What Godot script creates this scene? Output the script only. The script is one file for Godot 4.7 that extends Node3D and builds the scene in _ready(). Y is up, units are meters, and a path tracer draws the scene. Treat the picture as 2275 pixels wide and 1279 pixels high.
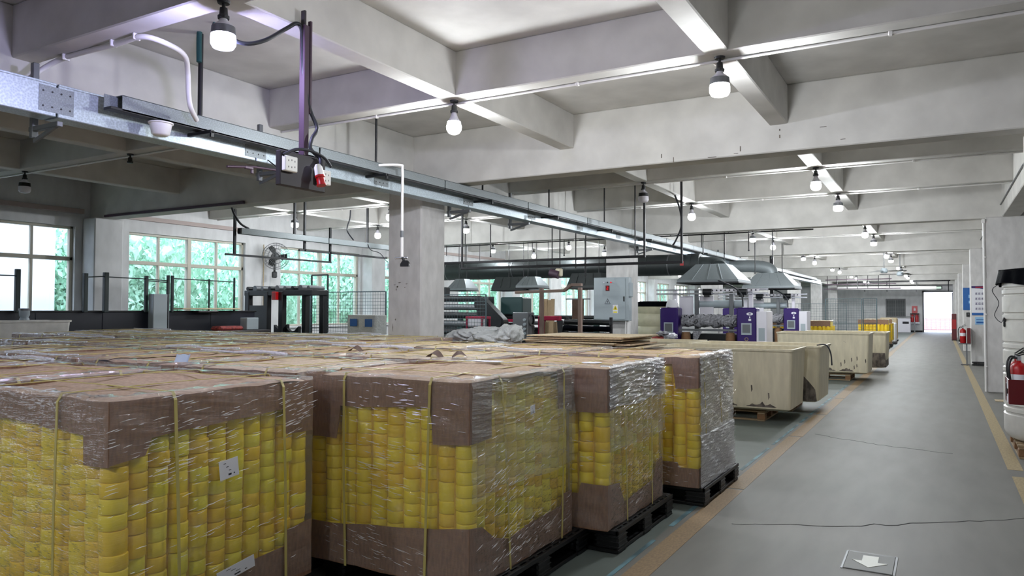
extends Node3D
# x right, y up, z = -d where d is the distance down the aisle from the camera

var rng := RandomNumberGenerator.new()
var M := {}
var T := {}


class B:  # collects shapes into one mesh
	var st := SurfaceTool.new()

	func _init():
		st.begin(Mesh.PRIMITIVE_TRIANGLES)

	func tri(a: Vector3, b: Vector3, c: Vector3, na: Vector3, nb: Vector3, nc: Vector3):
		var swap := (b - a).cross(c - a).dot(na + nb + nc) > 0.0
		st.set_normal(na); st.add_vertex(a)
		if swap:
			st.set_normal(nc); st.add_vertex(c)
			st.set_normal(nb); st.add_vertex(b)
		else:
			st.set_normal(nb); st.add_vertex(b)
			st.set_normal(nc); st.add_vertex(c)

	func quad(a: Vector3, b: Vector3, c: Vector3, d: Vector3, n: Vector3):
		tri(a, b, c, n, n, n); tri(a, c, d, n, n, n)

	func box(c: Vector3, s: Vector3, bev := 0.0, bs := Basis()) -> B:
		var h := s * 0.5
		bev = minf(bev, minf(h.x, minf(h.y, h.z)) * 0.9)
		for ax in 3:
			var u := (ax + 1) % 3
			var v := (ax + 2) % 3
			for sg in [-1.0, 1.0]:
				var q := []
				for k in [[-1.0, -1.0], [1.0, -1.0], [1.0, 1.0], [-1.0, 1.0]]:
					var p := Vector3()
					p[ax] = h[ax] * sg; p[u] = (h[u] - bev) * k[0]; p[v] = (h[v] - bev) * k[1]
					q.append(c + bs * p)
				var n := Vector3(); n[ax] = sg
				quad(q[0], q[1], q[2], q[3], (bs * n).normalized())
			if bev > 0.0:
				for su in [-1.0, 1.0]:
					for sv in [-1.0, 1.0]:
						var q := []
						for k in [[0, -1.0], [1, -1.0], [1, 1.0], [0, 1.0]]:
							var p := Vector3()
							p[ax] = (h[ax] - bev) * k[1]
							p[u] = (h[u] - (bev if k[0] == 0 else 0.0)) * su
							p[v] = (h[v] - (bev if k[0] == 1 else 0.0)) * sv
							q.append(c + bs * p)
						var n := Vector3(); n[u] = su; n[v] = sv
						quad(q[0], q[1], q[2], q[3], (bs * n).normalized())
		if bev > 0.0:
			for sx in [-1.0, 1.0]:
				for sy in [-1.0, 1.0]:
					for sz in [-1.0, 1.0]:
						var n := (bs * Vector3(sx, sy, sz)).normalized()
						tri(c + bs * Vector3(h.x * sx, (h.y - bev) * sy, (h.z - bev) * sz), c + bs * Vector3((h.x - bev) * sx, h.y * sy, (h.z - bev) * sz), c + bs * Vector3((h.x - bev) * sx, (h.y - bev) * sy, h.z * sz), n, n, n)
		return self

	# box given by its two opposite corners in x, y, d
	func bd(x0: float, x1: float, y0: float, y1: float, d0: float, d1: float, bev := 0.0) -> B:
		return box(Vector3((x0 + x1) / 2, (y0 + y1) / 2, -(d0 + d1) / 2), Vector3(absf(x1 - x0), absf(y1 - y0), absf(d1 - d0)), bev)

	func bar(a: Vector3, b: Vector3, w: float, h: float, bev := 0.0, up := Vector3.UP) -> B:
		var z := (b - a).normalized()
		if absf(z.dot(up)) > 0.98:
			up = Vector3.RIGHT
		var x := up.cross(z).normalized()
		return box((a + b) / 2, Vector3(w, h, (b - a).length()), bev, Basis(x, z.cross(x), z))

	func tube(p: Array, r: float, seg := 8, r1 := -1.0) -> B:
		var rings := []
		var nx := Vector3()
		for i in p.size():
			var t: Vector3 = (p[mini(i + 1, p.size() - 1)] - p[maxi(i - 1, 0)]).normalized()
			if i == 0:
				nx = t.cross(Vector3.UP if absf(t.y) < 0.9 else Vector3.RIGHT).normalized()
			else:
				nx = (nx - t * nx.dot(t)).normalized()
			var ny := t.cross(nx)
			var rr := r if r1 < 0.0 else lerpf(r, r1, float(i) / (p.size() - 1))
			var ring := []
			for k in seg:
				var a := TAU * k / seg
				var n := nx * cos(a) + ny * sin(a)
				ring.append([p[i] + n * rr, n])
			rings.append([ring, t])
		for i in p.size() - 1:
			for k in seg:
				var a = rings[i][0][k]
				var b = rings[i][0][(k + 1) % seg]
				var c = rings[i + 1][0][(k + 1) % seg]
				var d = rings[i + 1][0][k]
				tri(a[0], b[0], c[0], a[1], b[1], c[1]); tri(a[0], c[0], d[0], a[1], c[1], d[1])
		for e in [0, p.size() - 1]:
			var n: Vector3 = rings[e][1] * (-1.0 if e == 0 else 1.0)
			for k in seg:
				tri(p[e], rings[e][0][k][0], rings[e][0][(k + 1) % seg][0], n, n, n)
		return self

	func cyl(a: Vector3, b: Vector3, r: float, seg := 12, r1 := -1.0) -> B:
		return tube([a, b], r, seg, r1)

	# profile of (radius, height) turned about the y axis of xf; sharp edges where sharp
	func lathe(pr: Array, xf := Transform3D(), seg := 20, sharp := 0.6) -> B:
		var nn := []
		for i in pr.size() - 1:
			var e: Vector2 = pr[i + 1] - pr[i]
			nn.append(Vector2(e.y, -e.x).normalized())
		for i in pr.size() - 1:
			var n0: Vector2 = nn[i]
			var n1: Vector2 = nn[i]
			if i > 0 and nn[i - 1].dot(nn[i]) > sharp:
				n0 = (nn[i - 1] + nn[i]).normalized()
			if i < pr.size() - 2 and nn[i + 1].dot(nn[i]) > sharp:
				n1 = (nn[i + 1] + nn[i]).normalized()
			for k in seg:
				var q := []
				for j in [k, k + 1]:
					var a: float = TAU * j / seg
					var dir := Vector3(cos(a), 0, sin(a))
					q.append([xf * (dir * pr[i].x + Vector3.UP * pr[i].y), (xf.basis * (dir * n0.x + Vector3.UP * n0.y)).normalized()])
					q.append([xf * (dir * pr[i + 1].x + Vector3.UP * pr[i + 1].y), (xf.basis * (dir * n1.x + Vector3.UP * n1.y)).normalized()])
				if pr[i].x > 1e-6:
					tri(q[0][0], q[1][0], q[2][0], q[0][1], q[1][1], q[2][1])
				if pr[i + 1].x > 1e-6:
					tri(q[2][0], q[1][0], q[3][0], q[2][1], q[1][1], q[3][1])
		return self

	# a smooth sheet: f(u, v) over the unit square; out tells the side it faces
	func sheet(f: Callable, nu: int, nv: int, out: Vector3, inner = null) -> B:
		var g := []
		for i in nu + 1:
			var row := []
			for j in nv + 1:
				row.append(f.call(float(i) / nu, float(j) / nv))
			g.append(row)
		var ns := []
		for i in nu + 1:
			var row := []
			for j in nv + 1:
				var du: Vector3 = g[mini(i + 1, nu)][j] - g[maxi(i - 1, 0)][j]
				var dv: Vector3 = g[i][mini(j + 1, nv)] - g[i][maxi(j - 1, 0)]
				var n := du.cross(dv).normalized()
				var o: Vector3 = out if inner == null else g[i][j] - inner
				row.append(-n if n.dot(o) < 0.0 else n)
			ns.append(row)
		for i in nu:
			for j in nv:
				tri(g[i][j], g[i + 1][j], g[i + 1][j + 1], ns[i][j], ns[i + 1][j], ns[i + 1][j + 1])
				tri(g[i][j], g[i + 1][j + 1], g[i][j + 1], ns[i][j], ns[i + 1][j + 1], ns[i][j + 1])
		return self

	# a flat outline (points in the xy plane of xf) with thickness th along z
	func prism(o: Array, th: float, xf := Transform3D()) -> B:
		var pk := PackedVector2Array(o)
		var ix := Geometry2D.triangulate_polygon(pk)
		var nz := xf.basis.z.normalized()
		for i in range(0, ix.size(), 3):
			for s in [-1.0, 1.0]:
				var q := []
				for k in 3:
					q.append(xf * Vector3(pk[ix[i + k]].x, pk[ix[i + k]].y, s * th / 2))
				tri(q[0], q[1], q[2], nz * s, nz * s, nz * s)
		var cw := Geometry2D.is_polygon_clockwise(pk)
		for i in o.size():
			var a: Vector2 = o[i]
			var b: Vector2 = o[(i + 1) % o.size()]
			var n := Vector2(b.y - a.y, a.x - b.x).normalized() * (-1.0 if cw else 1.0)
			quad(xf * Vector3(a.x, a.y, -th / 2), xf * Vector3(b.x, b.y, -th / 2), xf * Vector3(b.x, b.y, th / 2), xf * Vector3(a.x, a.y, th / 2), (xf.basis * Vector3(n.x, n.y, 0)).normalized())
		return self

	func done() -> ArrayMesh:
		return st.commit()


func P(x: float, y: float, d: float) -> Vector3:
	return Vector3(x, y, -d)


func thing(called: String, label: String, category: String, at := Vector3.ZERO, group := "", turn := 0.0) -> Node3D:
	var o := Node3D.new()
	o.name = called
	o.position = at
	o.rotation.y = turn
	add_child(o, true)
	return tag(o, label, category, group)


func tag(o: Node3D, label: String, category: String, group := "") -> Node3D:
	o.set_meta("label", label)
	o.set_meta("category", category)
	if group:
		o.set_meta("group", group)
	return o


func part(called: String, b, m, parent: Node3D = self, at := Vector3.ZERO) -> MeshInstance3D:
	var o := MeshInstance3D.new()
	o.name = called
	o.mesh = b.done() if b is B else b
	o.material_override = M[m] if m is String else m
	o.position = at
	parent.add_child(o, true)
	return o


func solo(called: String, b, m, label: String, category: String, group := "", at := Vector3.ZERO) -> MeshInstance3D:
	var o := part(called, b, m, self, at)
	tag(o, label, category, group)
	return o


func setting(called: String) -> Node3D:
	var o := Node3D.new()
	o.name = called
	add_child(o, true)
	o.set_meta("kind", "structure")
	return o


func text(s: String, size: float, parent: Node3D, m, at: Vector3, basis := Basis()) -> MeshInstance3D:
	var t := TextMesh.new()
	var f := SystemFont.new()
	f.font_names = PackedStringArray(["Droid Sans"])
	t.font = f
	t.text = s
	t.font_size = 32
	t.pixel_size = size / 32.0
	t.depth = 0.002
	var o := part("lettering", t, m, parent, at)
	o.basis = basis
	return o


func bez(a: Vector3, b: Vector3, c: Vector3, d: Vector3, n := 12) -> Array:
	var o := []
	for i in n + 1:
		o.append(a.bezier_interpolate(b, c, d, float(i) / n))
	return o


func spline(p: Array, n := 8) -> Array:
	var o := []
	for i in p.size() - 1:
		for k in n:
			o.append(p[i].cubic_interpolate(p[i + 1], p[maxi(i - 1, 0)], p[mini(i + 2, p.size() - 1)], float(k) / n))
	o.append(p[-1])
	return o


func nth(i: int) -> String:
	return ["first", "second", "third", "fourth", "fifth", "sixth", "seventh", "eighth", "ninth", "tenth", "eleventh", "twelfth", "thirteenth", "fourteenth"][i]


func noise_tex(key: String, freq: float, oct: int, lo: float, hi: float, bump := 0.0, kind := FastNoiseLite.TYPE_SIMPLEX_SMOOTH, c0 := 0.0, c1 := 1.0) -> void:
	var n := FastNoiseLite.new()
	n.seed = T.size() + 3
	n.noise_type = kind
	n.frequency = freq
	n.fractal_octaves = oct
	var t := NoiseTexture2D.new()
	t.width = 512; t.height = 512; t.seamless = true; t.noise = n
	if bump > 0.0:
		t.as_normal_map = true; t.bump_strength = bump
	else:
		var r := Gradient.new()
		r.set_color(0, Color(lo, lo, lo)); r.set_color(1, Color(hi, hi, hi))
		r.set_offset(0, c0); r.set_offset(1, c1)
		t.color_ramp = r
	T[key] = t


# tex: albedo variation, nrm: normal map; sc = repeats per metre on each axis; world: laid out in the world
func mat(key: String, c: Color, rough: float, metal := 0.0, tex := "", sc := Vector3.ONE, nrm := "", ns := 1.0, world := false) -> StandardMaterial3D:
	var m := StandardMaterial3D.new()
	m.resource_name = key
	m.albedo_color = c
	m.roughness = rough
	m.metallic = metal
	if tex or nrm:
		m.uv1_triplanar = true
		m.uv1_world_triplanar = world
		m.uv1_scale = sc
	if tex:
		m.albedo_texture = T[tex]
	if nrm:
		m.normal_enabled = true
		m.normal_texture = T[nrm]
		m.normal_scale = ns
	M[key] = m
	return m


func _ready():
	rng.seed = 7
	# ---- camera, sky, exposure
	var cam := Camera3D.new()
	cam.name = "camera"
	cam.position = Vector3(0, 1.57, 0)
	cam.rotation_degrees = Vector3(1.652, 29.780, 0.134)
	cam.fov = 42.09
	cam.near = 0.05
	cam.far = 300
	add_child(cam)
	var we := WorldEnvironment.new()
	we.name = "world"
	var env := Environment.new()
	var sky := Sky.new()
	var sm := ProceduralSkyMaterial.new()
	sm.sky_top_color = Color(0.80, 0.88, 0.98)
	sm.sky_horizon_color = Color(0.95, 0.97, 1.0)
	sm.ground_bottom_color = Color(0.5, 0.5, 0.48)
	sm.ground_horizon_color = Color(0.8, 0.82, 0.82)
	sm.sun_angle_max = 0.0
	sky.sky_material = sm
	env.background_mode = Environment.BG_SKY
	env.sky = sky
	env.background_energy_multiplier = SKY
	env.tonemap_mode = Environment.TONE_MAPPER_LINEAR
	env.tonemap_exposure = EXPOSURE
	env.sdfgi_enabled = true
	env.ssao_enabled = true
	env.ssil_enabled = true
	we.environment = env
	add_child(we)
	materials()
	structure()
	lamps()
	loads()
	tubs()
	right_side()
	overhead()
	machines()
	left_side()
	far_end()


const SKY := 11.0
const EXPOSURE := 0.7
const LAMP := 5.0


func materials():
	noise_tex("plaster", 0.012, 5, 0.89, 1.0)
	noise_tex("blotch", 0.008, 4, 0.62, 1.0, 0.0, FastNoiseLite.TYPE_SIMPLEX_SMOOTH, 0.25, 0.7)
	noise_tex("grain", 0.06, 4, 0.78, 1.0)
	noise_tex("spangle", 0.05, 1, 0.80, 1.0, 0.0, FastNoiseLite.TYPE_CELLULAR)
	noise_tex("wrinkle", 0.02, 3, 0, 1, 22.0)
	noise_tex("fine_bump", 0.06, 3, 0, 1, 8.0)
	noise_tex("soft_bump", 0.01, 3, 0, 1, 16.0)
	mat("plaster", Color(0.83, 0.82, 0.80), 0.8, 0, "plaster", Vector3(0.25, 0.25, 0.25), "", 1, true)
	mat("wall", Color(0.84, 0.84, 0.84), 0.75, 0, "plaster", Vector3(0.4, 0.2, 0.4), "", 1, true)
	mat("column", Color(0.83, 0.82, 0.81), 0.7, 0, "plaster", Vector3(0.8, 0.4, 0.8), "", 1, true)
	mat("concrete", Color(0.462, 0.455, 0.432), 0.58, 0, "plaster", Vector3(0.5, 0.33, 0.12), "", 1, true)
	mat("green_concrete", Color(0.40, 0.43, 0.41), 0.5, 0, "plaster", Vector3(0.3, 0.3, 0.3), "", 1, true)
	mat("yellow_paint", Color(0.70, 0.62, 0.45), 0.55, 0, "grain", Vector3(1.2, 1, 0.6), "", 1, true)
	mat("orange_paint", Color(0.60, 0.50, 0.37), 0.55, 0, "grain", Vector3(1.5, 1, 0.7), "", 1, true)
	mat("blue_paint", Color(0.42, 0.56, 0.60), 0.55, 0, "blotch", Vector3(1.2, 1, 0.5), "", 1, true)
	mat("crack", Color(0.16, 0.16, 0.16), 0.9)
	mat("film_worn", Color(0.47, 0.475, 0.46), 0.6)
	mat("arrow_paint", Color(0.525, 0.53, 0.455), 0.4)
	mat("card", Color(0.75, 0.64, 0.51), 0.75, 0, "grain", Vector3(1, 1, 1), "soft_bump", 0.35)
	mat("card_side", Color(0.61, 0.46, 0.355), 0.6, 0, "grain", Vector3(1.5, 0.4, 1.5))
	mat("card_pale", Color(0.82, 0.74, 0.60), 0.75, 0, "grain", Vector3(1, 1, 1))
	mat("card_dark", Color(0.36, 0.26, 0.2), 0.75, 0, "grain", Vector3(1, 1, 1))
	mat("yarn", Color(0.96, 0.86, 0.18), 0.38, 0, "", Vector3(2, 40, 2), "wrinkle", 0.25)
	mat("yarn_gold", Color(0.95, 0.80, 0.15), 0.38, 0, "", Vector3(2, 40, 2), "wrinkle", 0.25)
	mat("yarn_lemon", Color(0.95, 0.90, 0.24), 0.38, 0, "", Vector3(2, 40, 2), "wrinkle", 0.25)
	mat("yarn_core", Color(0.80, 0.64, 0.08), 0.6)
	var f := mat("film", Color(1, 1, 1, 0.07), 0.13, 0, "", Vector3(0.8, 11, 0.8), "wrinkle", 0.5)
	f.transparency = BaseMaterial3D.TRANSPARENCY_ALPHA
	f = mat("film_thick", Color(0.98, 0.985, 1.0, 0.55), 0.27, 0, "", Vector3(2, 5, 2), "wrinkle", 1.2)
	f.transparency = BaseMaterial3D.TRANSPARENCY_ALPHA
	f = mat("glass", Color(0.8, 1, 0.9, 0.05), 0.03)
	f.transparency = BaseMaterial3D.TRANSPARENCY_ALPHA
	f = mat("dusty_glass", Color(0.92, 0.97, 0.96, 0.25), 0.5)
	f.transparency = BaseMaterial3D.TRANSPARENCY_ALPHA
	f = mat("film_crease", Color(1, 1, 1, 0.55), 0.2)
	f.transparency = BaseMaterial3D.TRANSPARENCY_ALPHA
	f.metallic_specular = 0.7
	mat("strap", Color(0.76, 0.70, 0.42), 0.4)
	mat("black_plastic", Color(0.035, 0.04, 0.05), 0.45)
	mat("paper", Color(0.88, 0.88, 0.9), 0.6)
	mat("ink", Color(0.12, 0.12, 0.14), 0.7)
	mat("tub", Color(0.86, 0.82, 0.71), 0.5, 0, "plaster", Vector3(1.2, 0.25, 1.2), "soft_bump", 0.15)
	mat("rust_frame", Color(0.52, 0.44, 0.40), 0.7)
	mat("pink_trunk", Color(0.66, 0.60, 0.58), 0.6)
	mat("smudge", Color(0.66, 0.62, 0.58), 0.8, 0, "plaster", Vector3(3, 3, 3))
	mat("grime", Color(0.46, 0.42, 0.38), 0.7, 0, "blotch", Vector3(2, 1, 2))
	mat("pale_wood", Color(0.64, 0.55, 0.42), 0.75, 0, "grain", Vector3(1, 5, 1))
	mat("wood", Color(0.55, 0.40, 0.26), 0.7, 0, "grain", Vector3(3, 0.6, 3))
	mat("galvanised", Color(0.76, 0.81, 0.84), 0.42, 0.4, "spangle", Vector3(2.2, 2.2, 2.2), "", 1, true)
	mat("galvanised_rough", Color(0.56, 0.59, 0.60), 0.5, 0.3, "spangle", Vector3(3.5, 3.5, 3.5), "", 1, true)
	mat("dark_steel", Color(0.13, 0.13, 0.14), 0.5, 0.3)
	mat("grey_steel", Color(0.42, 0.43, 0.44), 0.45, 0.5)
	mat("chrome", Color(0.75, 0.76, 0.78), 0.25, 0.9)
	mat("duct", Color(0.22, 0.24, 0.24), 0.5, 0.3, "plaster", Vector3(1, 1, 1))
	mat("purple_iron", Color(0.27, 0.19, 0.25), 0.5, 0.1)
	mat("dark_box", Color(0.13, 0.11, 0.12), 0.55)
	mat("socket_white", Color(0.90, 0.90, 0.88), 0.4)
	mat("white_pvc", Color(0.88, 0.87, 0.86), 0.4)
	mat("cable", Color(0.10, 0.11, 0.14), 0.5)
	mat("green_cable", Color(0.10, 0.30, 0.30), 0.5)
	mat("red", Color(0.66, 0.05, 0.07), 0.35)
	mat("dark_red", Color(0.36, 0.04, 0.07), 0.35)
	mat("magenta_red", Color(0.58, 0.06, 0.22), 0.4)
	mat("purple", Color(0.17, 0.07, 0.36), 0.35)
	mat("machine_white", Color(0.84, 0.83, 0.86), 0.45)
	mat("machine_green", Color(0.09, 0.20, 0.20), 0.45)
	mat("machine_black", Color(0.06, 0.075, 0.085), 0.4)
	mat("navy", Color(0.08, 0.09, 0.14), 0.5)
	mat("cage_green", Color(0.07, 0.14, 0.14), 0.5)
	mat("mesh_wire", Color(0.30, 0.36, 0.38), 0.5, 0.3)
	mat("cabinet_grey", Color(0.62, 0.66, 0.68), 0.4)
	mat("tank", Color(0.84, 0.83, 0.80), 0.4, 0, "plaster", Vector3(0.8, 0.8, 0.8))
	mat("tank_cream", Color(0.80, 0.78, 0.66), 0.4, 0, "plaster", Vector3(0.8, 0.8, 0.8))
	mat("black_sheet", Color(0.035, 0.04, 0.055), 0.5, 0, "", Vector3(2, 2, 2), "soft_bump", 0.25).metallic_specular = 0.05
	mat("sack", Color(0.84, 0.85, 0.84), 0.6, 0, "grain", Vector3(2, 2, 2), "soft_bump", 0.8)
	mat("blue", Color(0.10, 0.35, 0.62), 0.5)
	mat("light_blue", Color(0.55, 0.72, 0.86), 0.5)
	mat("yellow", Color(0.90, 0.82, 0.12), 0.5)
	mat("rag_grey", Color(0.58, 0.58, 0.6), 0.8, 0, "blotch", Vector3(4, 4, 4))
	mat("rag_red", Color(0.60, 0.22, 0.20), 0.8, 0, "blotch", Vector3(4, 4, 4))
	mat("rag_dark", Color(0.20, 0.19, 0.2), 0.8)
	mat("window_frame", Color(0.72, 0.70, 0.64), 0.45)
	mat("grey_frame", Color(0.40, 0.40, 0.40), 0.5)
	mat("brick", Color(0.80, 0.58, 0.55), 0.8)
	mat("render_white", Color(0.92, 0.90, 0.92), 0.8)
	mat("paving", Color(0.85, 0.78, 0.76), 0.8)
	mat("earth", Color(0.35, 0.42, 0.3), 0.9)
	mat("trunk", Color(0.34, 0.27, 0.2), 0.9)
	f = mat("leaf", Color(0.66, 0.85, 0.73), 0.6)
	f.backlight = Color(0.5, 0.7, 0.45)
	f = mat("leaf_pale", Color(0.78, 0.92, 0.83), 0.6)
	f.backlight = Color(0.5, 0.7, 0.45)
	f = mat("led", Color(1, 1, 1), 0.4)
	f.emission_enabled = true
	f.emission = Color(1, 1, 0.98)
	f.emission_energy_multiplier = 3.0
	f = mat("led_blue", Color(1, 1, 1), 0.4)
	f.emission_enabled = true
	f.emission = Color(0.88, 0.88, 1.0)
	f.emission_energy_multiplier = 3.0
	f = mat("led_red", Color(0.8, 0.02, 0.05), 0.4)
	f.emission_enabled = true
	f.emission = Color(1, 0.05, 0.12)
	f.emission_energy_multiplier = 0.7
	f = mat("exit_lit", Color(0.9, 0.95, 0.9), 0.4)
	f.emission_enabled = true
	f.emission = Color(0.85, 1, 0.9)
	f.emission_energy_multiplier = 0.8
	f = mat("film_veil", Color(0.92, 0.95, 0.93, 0.22), 0.3, 0, "", Vector3(1.2, 6, 1.2), "wrinkle", 1.0)
	f.transparency = BaseMaterial3D.TRANSPARENCY_ALPHA
	mat("light_paper", Color(0.78, 0.84, 0.9), 0.6)


const XL := -6.905   # line of the left columns
const XR := 1.10
const XW := -14.9    # window wall
const YS := 4.13     # underside of the slab
const GIRDERS := [-7.7, 0.64, 9.0, 17.34, 25.68, 34.02, 42.36, 50.7, 59.04]
const WINDOW_AT := [-6.9, -2.75, 1.4, 5.5, 9.7, 13.9, 18.05, 22.2, 26.4, 30.55, 34.75, 38.9, 43.1, 47.25, 51.45, 55.6]


func structure():
	# floor
	var fl := setting("floor")
	part("slab", B.new().bd(-1.72, 4.4, -0.2, 0, -10, 62.4), "concrete", fl)
	part("slab", B.new().bd(XW - 0.3, -1.72, -0.2, 0, -10, 62.4), "green_concrete", fl)
	var b := B.new()
	var d := 1.5
	while d < 60.0:   # worn stripes, broken here and there
		var l := rng.randf_range(1.2, 3.4)
		b.bd(-1.66 + rng.randf_range(-0.006, 0.006), -1.50 + rng.randf_range(-0.012, 0.006), 0.0, 0.0022, d, d + l)
		d += l + (rng.randf_range(0.02, 0.12) if d < 14.0 else 0.0)
	part("painted_line", b, "orange_paint", fl).set_meta("label", "worn orange floor line along the left of the aisle")
	b = B.new()
	d = 2.0
	while d < 16.0:
		var l := rng.randf_range(0.5, 2.0)
		b.bd(-1.735 + rng.randf_range(-0.006, 0.006), -1.70, 0.0, 0.002, d, d + l)
		d += l + rng.randf_range(0.02, 0.4)
	part("painted_line", b, "blue_paint", fl).set_meta("label", "thin faded blue floor line beside the orange one")
	b = B.new()
	b.bd(0.56, 0.69, 0.0, 0.0022, 8.9, 58)
	b.bd(0.57, 0.72, 0.0, 0.0022, 4.5, 8.55)
	part("painted_line", b, "yellow_paint", fl).set_meta("label", "pale yellow floor line along the right of the aisle")
	for c in [[-1.35, 5.62, 0.62, 6.95, 3.6], [-1.4, 10.2, 0.1, 9.6, 2.0]]:
		b = B.new()
		var a := Vector2(c[0], c[1])
		var z := Vector2(c[2], c[3])
		var prev := a
		for i in range(1, 27):
			var t := i / 26.0
			var q := a.lerp(z, t) + Vector2(0, sin(t * PI) * -0.12 + rng.randf_range(-0.035, 0.035))
			b.bar(P(prev.x, 0.0008, prev.y), P(q.x, 0.0008, q.y), c[4] * 0.002 * (0.4 + sin(t * PI)), 0.002)
			prev = q
		part("crack", b, "crack", fl)
	var sg := thing("floor_sign", "square worn floor plate with a pale arrow, set in the aisle", "sign", P(-0.40, 0, 5.19))
	part("plate", B.new().box(Vector3(0, 0.003, 0), Vector3(0.27, 0.006, 0.36), 0.002), "film_worn", sg)
	part("frame", B.new().box(Vector3(-0.143, 0.002, 0), Vector3(0.012, 0.004, 0.38)).box(Vector3(0.143, 0.002, 0), Vector3(0.012, 0.004, 0.38)).box(Vector3(0, 0.002, -0.188), Vector3(0.29, 0.004, 0.01)), "grey_steel", sg)
	part("arrow", B.new().prism([Vector2(0, 0.12), Vector2(0.1, 0.0), Vector2(0.045, 0.0), Vector2(0.045, -0.12), Vector2(-0.045, -0.12), Vector2(-0.045, 0.0), Vector2(-0.1, 0.0)], 0.002, Transform3D(Basis(Vector3.RIGHT, Vector3.BACK, Vector3.UP), Vector3(0, 0.0068, 0.0))), "arrow_paint", sg)

	# ceiling: slab, girders, beams
	var ce := setting("ceiling")
	part("slab", B.new().bd(XW - 0.3, 4.4, YS, YS + 0.2, -10, 62.6), "plaster", ce)
	for g in GIRDERS:
		part("girder", B.new().bd(XW, 4.2, 3.37, YS, g - 0.15, g + 0.15, 0.012), "plaster", ce)
		for k in [1, 2]:
			var z: float = g + 2.78 * k
			if z < 61.5:
				part("cross_beam", B.new().bd(XW, 4.2, 3.68, YS, z - 0.1, z + 0.1, 0.01), "plaster", ce)
	for x in [-12.21, -9.571, -4.241, -1.572]:
		part("long_beam", B.new().bd(x - 0.1, x + 0.1, 3.681, YS, -10, 62, 0.01), "plaster", ce)
	for x in [XL, XR + 0.1]:
		part("long_girder", B.new().bd(x - 0.15, x + 0.15, 3.371, YS, -10, 62, 0.012), "plaster", ce)
	b = B.new()   # scratches on the face of the near girder
	for q in [[-2.0, 3.45, 0.012, 0.06], [-1.56, 3.62, 0.014, 0.02], [-1.56, 3.545, 0.014, 0.035], [-2.33, 3.385, 0.10, 0.008], [-2.05, 3.40, 0.05, 0.006], [-2.95, 3.46, 0.01, 0.05], [-1.1, 3.60, 0.07, 0.006], [-0.9, 3.44, 0.05, 0.006], [-2.8, 3.40, 0.008, 0.06]]:
		b.box(P(q[0], q[1], 8.8485), Vector3(q[2], q[3], 0.003))
	part("scratches", b, "grime", ce).set_meta("kind", "stuff")
	# columns
	for g in [9.0, 0.64] + GIRDERS.slice(3):
		part("column", B.new().bd(-7.10, -6.49, 0, 3.375, g - 0.3, g + 0.3, 0.02), "column", setting("column"))
		part("column", B.new().bd(0.765, 1.28 if g < 10.0 else 1.75, 0, 3.375, g - 0.3, g + 0.3, 0.02), "column", setting("column"))
		part("column", B.new().bd(XW, XW + 0.42, 0, 3.375, g - 0.3, g + 0.3, 0.02), "wall", setting("column"))
	var sc := get_node("column")
	b = B.new()
	for q in [[-6.92, 1.90, 0.04, 0.03], [-6.88, 1.96, 0.07, 0.012], [-6.75, 1.94, 0.05, 0.01], [-6.97, 1.93, 0.05, 0.01], [-6.94, 1.86, 0.015, 0.04], [-6.78, 1.89, 0.03, 0.012], [-7.0, 1.3, 0.01, 0.12], [-6.95, 1.42, 0.02, 0.03]]:
		b.prism([Vector2(q[0] - q[2] / 2, q[1]), Vector2(q[0], q[1] - q[3] / 2), Vector2(q[0] + q[2] / 2, q[1] + 0.006), Vector2(q[0] + q[2] * 0.1, q[1] + q[3] / 2)], 0.003, Transform3D(Basis(), Vector3(0, 0, -8.6985)))
	part("black_marks", b, "grime", sc).set_meta("kind", "stuff")
	# walls
	var wl := setting("wall_left")
	b = B.new()
	b.bd(XW - 0.25, XW, 0, 1.12, -10, 62.3).bd(XW - 0.25, XW, 3.2, YS, -10, 62.3)
	var prev := -10.0
	for w in WINDOW_AT:
		b.bd(XW - 0.25, XW, 1.12, 3.2, prev, w)
		prev = w + 3.06
	b.bd(XW - 0.25, XW, 1.12, 3.2, prev, 62.3)
	part("wall", b, "wall", wl)
	part("wall", B.new().bd(3.9, 4.15, 0, YS, -10, 62.3), "wall", setting("wall_right"))
	part("wall", B.new().bd(XW - 0.25, 4.15, 0, YS, -10.25, -10), "wall", setting("wall_near"))
	var wf := setting("wall_far")
	b = B.new().bd(XW, -1.05, 0, YS, 62, 62.3).bd(0.83, 4.15, 0, YS, 62, 62.3).bd(-1.05, 0.83, 2.92, YS, 62, 62.3)
	part("wall", b, "wall", wf)
	var i := 1
	for w in WINDOW_AT:
		window(i, w)
		i += 1
	# far doorway
	var dr := setting("door_1")
	part("door_frame", B.new().bd(-1.13, -1.02, 0, 2.98, 61.93, 62.3).bd(0.80, 0.88, 0, 2.98, 61.93, 62.3).bd(-1.13, 0.88, 2.90, 2.99, 61.93, 62.3), "grey_frame", dr)
	part("door_leaf", B.new().bd(0.74, 0.8, 0.02, 2.85, 60.9, 61.9, 0.01), "grey_frame", dr)
	var bb := setting("baseboard_far")
	part("skirting", B.new().bd(-3.2, -1.13, 0, 0.12, 61.97, 62), "crack", bb)
	outside()


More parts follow.
